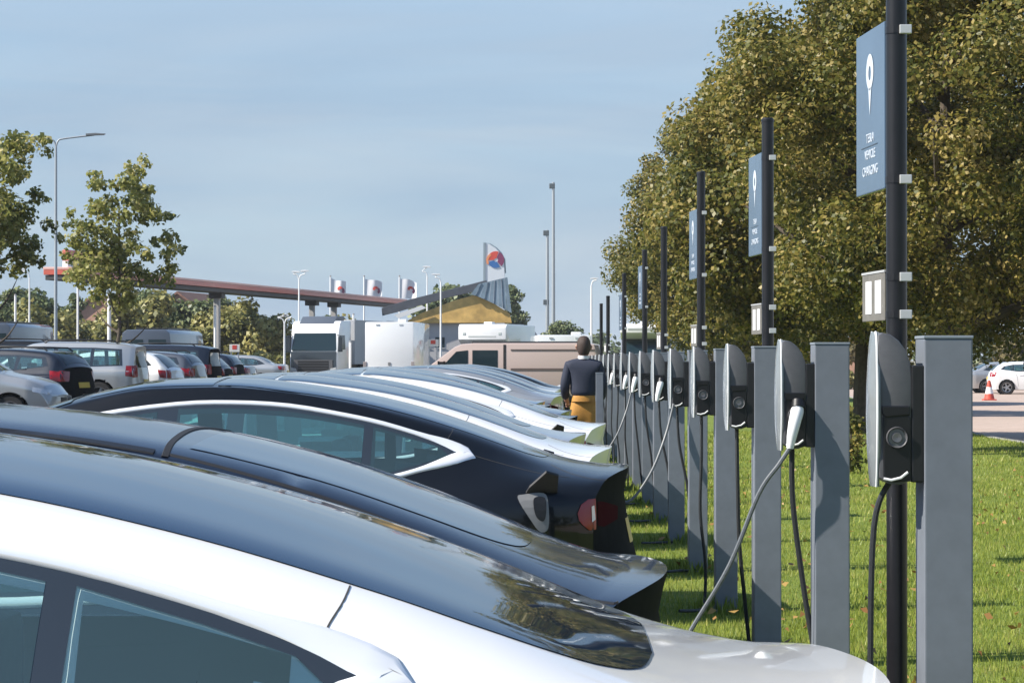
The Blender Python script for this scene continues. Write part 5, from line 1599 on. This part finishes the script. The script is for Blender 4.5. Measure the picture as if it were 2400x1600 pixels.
st = thing('station_building', 'grey station building with an ochre gable and a dark sweeping roof', 'building', (0, 150, -.12))
D0 = 150
M_WALL = mat('station_wall_grey', (.46, .45, .45), .7, noise=.12, nscale=.6)
M_OCHRE = mat('ochre_cladding', (.66, .42, .13), .75, noise=.35, nscale=1.3, bump=.4, bscale=6)
M_ROOFD = mat('roof_slate', (.085, .092, .108), .45, noise=.2, nscale=2)
M_ROOFB = mat('roof_blue_metal', (.20, .27, .33), .4, noise=.25, nscale=1.2)
Xs = lambda x_: px(x_, D0)
Zs = lambda y_: pz(y_, D0) + .12
MB().prism([(Xs(905), 0), (Xs(905), Zs(752)), (Xs(1225), Zs(760)), (Xs(1250), Zs(772)), (Xs(1268), Zs(795)), (Xs(1272), 0)], 0, 14, 'y', .03).build('wall', M_WALL, st)
MB().prism([(Xs(945), Zs(757)), (Xs(990), Zs(733)), (Xs(1060), Zs(706)), (Xs(1110), Zs(692)), (Xs(1140), Zs(700)), (Xs(1195), Zs(735)), (Xs(1200), Zs(757))], -.30, -.02, 'y', .02).build('gable', M_OCHRE, st)
MB().prism([(Xs(895), Zs(722)), (Xs(960), Zs(702)), (Xs(1050), Zs(680)), (Xs(1140), Zs(657)), (Xs(1146), Zs(667)), (Xs(1110), Zs(684)), (Xs(1050), Zs(698)), (Xs(985), Zs(716)), (Xs(930), Zs(732)), (Xs(897), Zs(740))], -.50, -.32, 'y', .02).build('roof_edge', M_ROOFD, st)
for k in range(9):                                        # seamed metal sheets of the roof's blue flank
    t0, t1 = k / 9, (k + .94) / 9
    top = lambda t_: (Xs(1122 + 68 * t_), Zs(666 - 16 * t_))
    bot = lambda t_: (Xs(1104 + 96 * t_), Zs(690 + 44 * t_ ** 1.2))
    a, b, c, d = top(t0), top(t1), bot(t1), bot(t0)
    MB().prism([a, b, c, d], -.56 + (k % 2) * .04, -.40, 'y').build('roof_sheet', M_ROOFB, st)
MB().prism([(Xs(925), Zs(738)), (Xs(990), Zs(716)), (Xs(1000), Zs(722)), (Xs(935), Zs(746))], -.56, -.51, 'y').build('skylight_strip', M_WHITE, st)
for k, x in enumerate((985, 1020, 1200, 1235)):
    w = MB().box(Xs(x), Xs(x + 22), -.03, .0, Zs(815), Zs(790)).build('window', M_DARKGLASS, st)
    MB().box(Xs(x) - .06, Xs(x + 22) + .06, -.06, -.032, Zs(816), Zs(815)).build('sill', M_WHITE, w)

tw = thing('tower_sign', 'tall blade-shaped station sign with a red and blue ball emblem', 'sign', (px(1158, 167), 167, -.12))
dx = lambda x_: px(x_, 167) - px(1158, 167)
dz = lambda y_: pz(y_, 167) + .12
blade = [(dx(1134), 0), (dx(1134), dz(570)), (dx(1148), dz(573)), (dx(1162), dz(582)), (dx(1174), dz(594)), (dx(1181), dz(608)), (dx(1183), dz(640)), (dx(1183), 0)]
MB().prism(blade, -.22, .22, 'y', .02).build('blade', mat('tower_white', (.62, .66, .69), .4, noise=.05), tw)
inner = inset(blade, -.0)
MB().prism([(dx(1133), 0), (dx(1133), dz(569)), (dx(1138), dz(569)), (dx(1138), 0)], -.26, .26, 'y').build('edge_frame', mat('tower_frame', (.25, .31, .34), .4), tw)
MB().tube([(dx(1136), 0, dz(570)), (dx(1148), 0, dz(572)), (dx(1162), 0, dz(581)), (dx(1174), 0, dz(593)), (dx(1182), 0, dz(608)), (dx(1184), 0, dz(640))], .07, 8).build('edge_tube', MATS['tower_frame'], tw)
def disc_part(name, cx, cz, r0, r1, a0, a1, m, yoff):
    pts = []
    for k in range(11):
        a = a0 + (a1 - a0) * k / 10
        pts.append((cx + r1 * math.cos(a), cz + r1 * math.sin(a)))
    for k in range(11):
        a = a1 + (a0 - a1) * k / 10
        pts.append((cx + r0 * math.cos(a), cz + r0 * math.sin(a)))
    MB().prism(pts, -.22 - yoff, -.222, 'y').build(name, m, tw)
cx, cz = dx(1162), dz(609)
disc_part('emblem_band', cx, cz, .10, .58, R(70), R(185), mat('emblem_red', (.60, .075, .05), .4), .030)
disc_part('emblem_band', cx, cz, .16, .58, R(-50), R(64), mat('emblem_purple', (.20, .04, .10), .4), .034)
disc_part('emblem_band', cx, cz, .14, .56, R(200), R(300), mat('emblem_blue', (.04, .14, .36), .4), .038)
disc_part('emblem_band', cx - .1, cz - .05, .40, .55, R(120), R(210), mat('emblem_orange', (.75, .28, .12), .4), .042)
M_FLAG = mat('flag_cloth', (.76, .75, .76), .7, bump=.15, bscale=8)
for k, (x, w, lab) in enumerate(((774, 34, 'leftmost of the three white flags above the canopy'), (853, 40, 'middle of the three white flags above the canopy'), (936, 38, 'rightmost of the three white flags above the canopy'))):
    d = 172
    t = thing('flag', lab, 'flag', (px(x, d), d, -.12), 0, 'white station flags')
    H = pz(648, d) + .12
    MB().tube([(0, 0, 0), (0, 0, H)], [.07, .05], 8).build('flag_pole', M_WHITE, t, True)
    MB().lathe([(.001, H + .10), (.05, H + .08), (.07, H + .03), (.05, H - .01)], 8).build('finial', M_PORT, t, True)
    n = 12
    V, F = [], []
    ww, hh = w * d / FPX, 1.35
    for j in range(7):
        for i in range(n + 1):
            f = i / n
            V.append((.06 + f * ww, .12 * math.sin(f * 7 + j * .25 + k) * f, H - .1 - j / 6 * hh - .30 * f - .06 * math.sin(f * 5 + k)))
    for j in range(6):
        for i in range(n):
            F.append((j * (n + 1) + i, j * (n + 1) + i + 1, (j + 1) * (n + 1) + i + 1, (j + 1) * (n + 1) + i))
    fl = mobj('cloth', mesh_np('cloth', V, F, M_FLAG, True), t)
    for nm, (a0, a1), m in (('emblem_red', (60, 190), MATS['emblem_red']), ('emblem_blue', (-60, 55), MATS['emblem_purple'])):
        V2, F2 = [], []
        for q in range(9):
            a = R(a0 + (a1 - a0) * q / 8)
            for rr_ in (.10, .26):
                xx, zz = ww * .68 + rr_ * math.cos(a), -.65 + rr_ * math.sin(a)
                f = xx / ww
                V2.append((.06 + xx, .12 * math.sin(f * 7 + k) * f - .06, H - .1 - .30 * f + zz))
        for q in range(8):
            F2.append((2 * q, 2 * q + 1, 2 * q + 3, 2 * q + 2))
        mobj('emblem', mesh_np('emblem', V2, F2, m), fl)

# brick houses glimpsed between the trees
def house(label, x0, x1, yt, ye, d):
    W = px(x1, d) - px(x0, d)
    t = thing('brick_house', label, 'house', (px((x0 + x1) / 2, d), d, -.12), R(-8), 'brick houses behind the station')
    He, Hr = pz(ye, d) + .12, pz(yt, d) + .12
    MB().prism([(-W / 2, 0), (-W / 2, He), (0, Hr - .15), (W / 2, He), (W / 2, 0)], 0, 8, 'y').build('wall', mat('brick_pink', (.42, .235, .165), .85, noise=.18, nscale=3), t)
    for sd in (-1, 1):
        MB().prism([(sd * (W / 2 + .3), He - .2), (0, Hr), (0, Hr - .18), (sd * (W / 2 + .3), He - .38)], -.3, 8.3, 'y').build('roof', mat('roof_tile', (.20, .10, .07), .8, noise=.25, nscale=4), t)
    w = MB().box(-.5, .5, -.04, .0, He * .45, He * .8).build('window', M_DARKGLASS, t)
    MB().box(-.58, .58, -.08, -.042, He * .43, He * .45).build('sill', M_WHITE, w)
house('brick house behind the left young tree', 175, 260, 690, 722, 176)
house('brick house under the left half of the canopy', 372, 460, 682, 715, 180)
house('low pink house far off between the second and third posts', 1850, 2040, 780, 798, 190)

# traffic cone
cn = thing('traffic_cone', 'red and white traffic cone on the road at the right edge', 'cone', (px(2316, 93), 93, -.03))
MB().box(-.24, .24, -.24, .24, 0, .05, .01).build('base', mat('cone_red', (.50, .07, .04), .55), cn)
MB().lathe([(.20, .05), (.155, .25)], 18).build('lower_band', MATS['cone_red'], cn, True)
MB().lathe([(.155, .25), (.105, .50)], 18).build('white_band', M_WHITE, cn, True)
MB().lathe([(.105, .50), (.055, .74), (.03, .76), (.001, .76)], 18).build('tip', MATS['cone_red'], cn, True)
# small notice boards in the left car park
for x, y0, y1, w, d, l in ((549, 824, 842, 24, 90, 'small red and white notice board right of the dark left row'), (1015, 795, 812, 26, 118, 'small pink and white notice board left of the pod motorhome')):
    t = thing('notice_board', l, 'sign', (px(x, d), d, 0 if x > 1000 else gh(-12, d)))
    ww = w * d / FPX / 2
    z0, z1 = pz(y1, d), pz(y0, d)
    MB().box(-ww, ww, -.03, 0, z0, z1, .01).build('board', M_CREAM if False else P_CREAM, t)
    MB().box(-ww * .45, ww * .45, -.036, -.031, z0 + (z1 - z0) * .35, z0 + (z1 - z0) * .9).build('red_mark', MATS['emblem_red'], t)
    for sd in (-1, 1):
        MB().tube([(sd * ww * .7, .02, -.05), (sd * ww * .7, .02, z1 - .02)], .025, 8).build('leg', M_STEELPOLE, t)
# ------------------------------------------------------------ the man walking away between the cars and the posts
def skin(name, joints, edges, m, root=0, sub=2, flat=None):
    """smooth surface grown over a skeleton: joints = [(x, y, z, rx, ry)]"""
    me = bpy.data.meshes.new(name + '_skeleton')
    me.from_pydata([j[:3] for j in joints], edges, [])
    o = bpy.data.objects.new(name + '_skeleton', me)
    COL.objects.link(o)
    mod = o.modifiers.new('skin', 'SKIN')
    mod.use_smooth_shade = True
    mod.branch_smoothing = 0.3
    for i, sv in enumerate(me.skin_vertices[0].data):
        sv.radius = (joints[i][3], joints[i][4])
        sv.use_root = (i == root)
    o.modifiers.new('sub', 'SUBSURF').levels = sub
    dg = bpy.context.evaluated_depsgraph_get()
    out = bpy.data.meshes.new_from_object(o.evaluated_get(dg))
    bpy.data.objects.remove(o)
    out.name = name
    out.materials.clear()
    out.materials.append(m)
    for p in out.polygons:
        p.use_smooth = True
        p.material_index = 0
    return out
M_SKIN = mat('skin', (.42, .24, .17), .5, noise=.08, nscale=30)
M_HAIR = mat('hair_brown', (.045, .026, .018), .6, noise=.4, nscale=120, bump=.6, bscale=220)
M_JACKET = mat('navy_jumper', (.018, .024, .045), .8, noise=.2, nscale=90, bump=.3, bscale=160)
M_TROUS = mat('mustard_trousers', (.42, .20, .035), .75, noise=.12, nscale=40, bump=.2, bscale=90)
M_SHOE = mat('shoe_brown', (.07, .04, .025), .5)
man = thing('person', 'man in a navy jumper and mustard trousers walking away beside the posts', 'person', (px(1368, 30.3), 30.3, 0.0))
# body frame: he faces +y, x is his right; heights for 1.80 m
hip, sh = .95, 1.46
J = [(0, 0, .98, .145, .11), (0, .0, 1.14, .135, .10), (0, .0, 1.32, .165, .11), (0, -.005, 1.43, .105, .07), (0, .0, 1.53, .055, .055), (0, .015, 1.60, .062, .065), (0, .02, 1.675, .078, .092), (0, .015, 1.755, .062, .075)]
E = [(0, 1), (1, 2), (2, 3), (3, 4), (4, 5), (5, 6), (6, 7)]
def limb(pts, at):
    b = len(J)
    for k, p in enumerate(pts):
        J.append(p)
        E.append((at if k == 0 else b + k - 1, b + k))
limb([(-.180, -.005, 1.41, .050, .050), (-.225, -.02, 1.18, .044, .046), (-.215, .14, 1.02, .036, .036), (-.19, .20, .97, .030, .022)], 3)
limb([(.180, -.005, 1.41, .050, .050), (.225, -.02, 1.18, .044, .046), (.215, .13, 1.01, .036, .036), (.19, .19, .96, .030, .022)], 3)
limb([(-.095, .0, .88, .09, .09), (-.10, .10, .50, .062, .066), (-.10, .06, .10, .042, .046), (-.105, .17, .045, .040, .030)], 0)
limb([(.095, .0, .88, .09, .09), (.10, .02, .50, .062, .066), (.10, -.22, .14, .042, .046), (.105, -.12, .055, .040, .030)], 0)
body = mobj('body', skin('body', J, E, M_SKIN), man)
# fingers
for sd, (hx, hy, hz) in ((-1, (-.19, .20, .97)), (1, (.19, .19, .96))):
    for k in range(4):
        o_ = (k - 1.5) * .018
        ln = (.060, .070, .066, .052)[k]
        MB().tube([(hx + o_, hy + .02, hz - .005), (hx + o_ - sd * .004, hy + .02 + ln * .6, hz - .02), (hx + o_ - sd * .006, hy + .01 + ln * .75, hz - .02 - ln * .45)], [.009, .0085, .006], 7).build('finger', M_SKIN, body, True)
    MB().tube([(hx - sd * .02, hy - .01, hz), (hx - sd * .045, hy + .02, hz - .01), (hx - sd * .048, hy + .05, hz - .025)], [.011, .010, .007], 7).build('thumb', M_SKIN, body, True)
# jumper
Jj = [(0, 0, 1.04, .185, .132), (0, 0, 1.15, .178, .128), (0, 0, 1.33, .205, .140), (0, -.005, 1.465, .170, .115), (0, 0, 1.555, .085, .083)]
Ej = [(0, 1), (1, 2), (2, 3), (3, 4)]
J, E = Jj, Ej
limb([(-.185, -.005, 1.445, .080, .078), (-.238, -.025, 1.18, .062, .064), (-.222, .13, 1.03, .052, .052)], 3)
limb([(.185, -.005, 1.445, .080, .078), (.238, -.025, 1.18, .062, .064), (.222, .12, 1.02, .052, .052)], 3)
mobj('jumper', skin('jumper', J, E, M_JACKET), man)
MB().lathe([(.070, 1.525), (.073, 1.562), (.064, 1.566), (.062, 1.53)], 18).build('collar', M_WHITEPL, man, True)
# trousers
J, E = [(0, 0, 1.15, .158, .112), (0, 0, 1.02, .168, .120), (0, 0, .90, .165, .125)], [(0, 1), (1, 2)]
limb([(-.105, .01, .78, .110, .115), (-.11, .10, .50, .080, .085), (-.105, .07, .12, .066, .070)], 2)
limb([(.105, .0, .78, .110, .115), (.11, .02, .50, .080, .085), (.105, -.20, .16, .066, .070)], 2)
mobj('trousers', skin('trousers', J, E, M_TROUS), man)
MB().lathe([(.001, 1.0), (.16, 1.0)], 20).build('waistband', M_HOLSTER, man, True)
for sx, (x_, y0_, z_) in ((-1, (-.105, .02, .0)), (1, (.105, -.26, .03))):
    MB().box(x_ - .048, x_ + .048, y0_, y0_ + .28, z_, z_ + .085, .03).build('shoe', M_SHOE, man, True)
# head details
hr = MB().lathe([(.001, .118), (.035, .112), (.062, .092), (.080, .058), (.088, .015), (.086, -.035), (.078, -.075), (.064, -.110), (.058, -.118)], 20)
hr.v = [(p[0] * .98, p[1] * 1.12 - .012 - max(0, -p[2]) * .10 if p[1] > 0 else p[1] * 1.12 - .012, p[2] + 1.695) for p in hr.v]
hr.build('hair', M_HAIR, man, True)
for sd in (-1, 1):
    MB().tube([(sd * .080, .02, 1.70), (sd * .092, .005, 1.68), (sd * .086, .015, 1.64)], [.010, .016, .010], 8).build('ear', M_SKIN, body, True)
    MB().lathe([(.001, .006), (.008, .004), (.011, 0)], 10, (sd * .032, .118, 1.69), 'y').build('eye', M_WHITEPL, body, True)
MB().tube([(0, .105, 1.70), (0, .132, 1.655), (0, .108, 1.645)], [.010, .016, .012], 8).build('nose', M_SKIN, body, True)
MB().tube([(-.025, .098, 1.615), (0, .108, 1.613), (.025, .098, 1.615)], [.005, .008, .005], 7).build('mouth', mat('lips', (.35, .14, .11), .5), body, True)
# ------------------------------------------------------------ thin summer haze over the whole place
hz = bpy.data.materials.new('haze_air')
hz.use_nodes = True
for n_ in list(hz.node_tree.nodes):
    if n_.type != 'OUTPUT_MATERIAL':
        hz.node_tree.nodes.remove(n_)
pv_ = hz.node_tree.nodes.new('ShaderNodeVolumePrincipled')
pv_.inputs['Color'].default_value = (0.86, 0.92, 1.0, 1)
pv_.inputs['Density'].default_value = 0.00022
hz.node_tree.links.new(pv_.outputs['Volume'], hz.node_tree.nodes['Material Output'].inputs['Volume'])
haze = MB().box(-3100, 3100, -400, 4100, -1.2, 19.0).build('haze', hz)
tag(haze, 'thin pale haze in the air over the rest area', 'haze', kind='stuff')
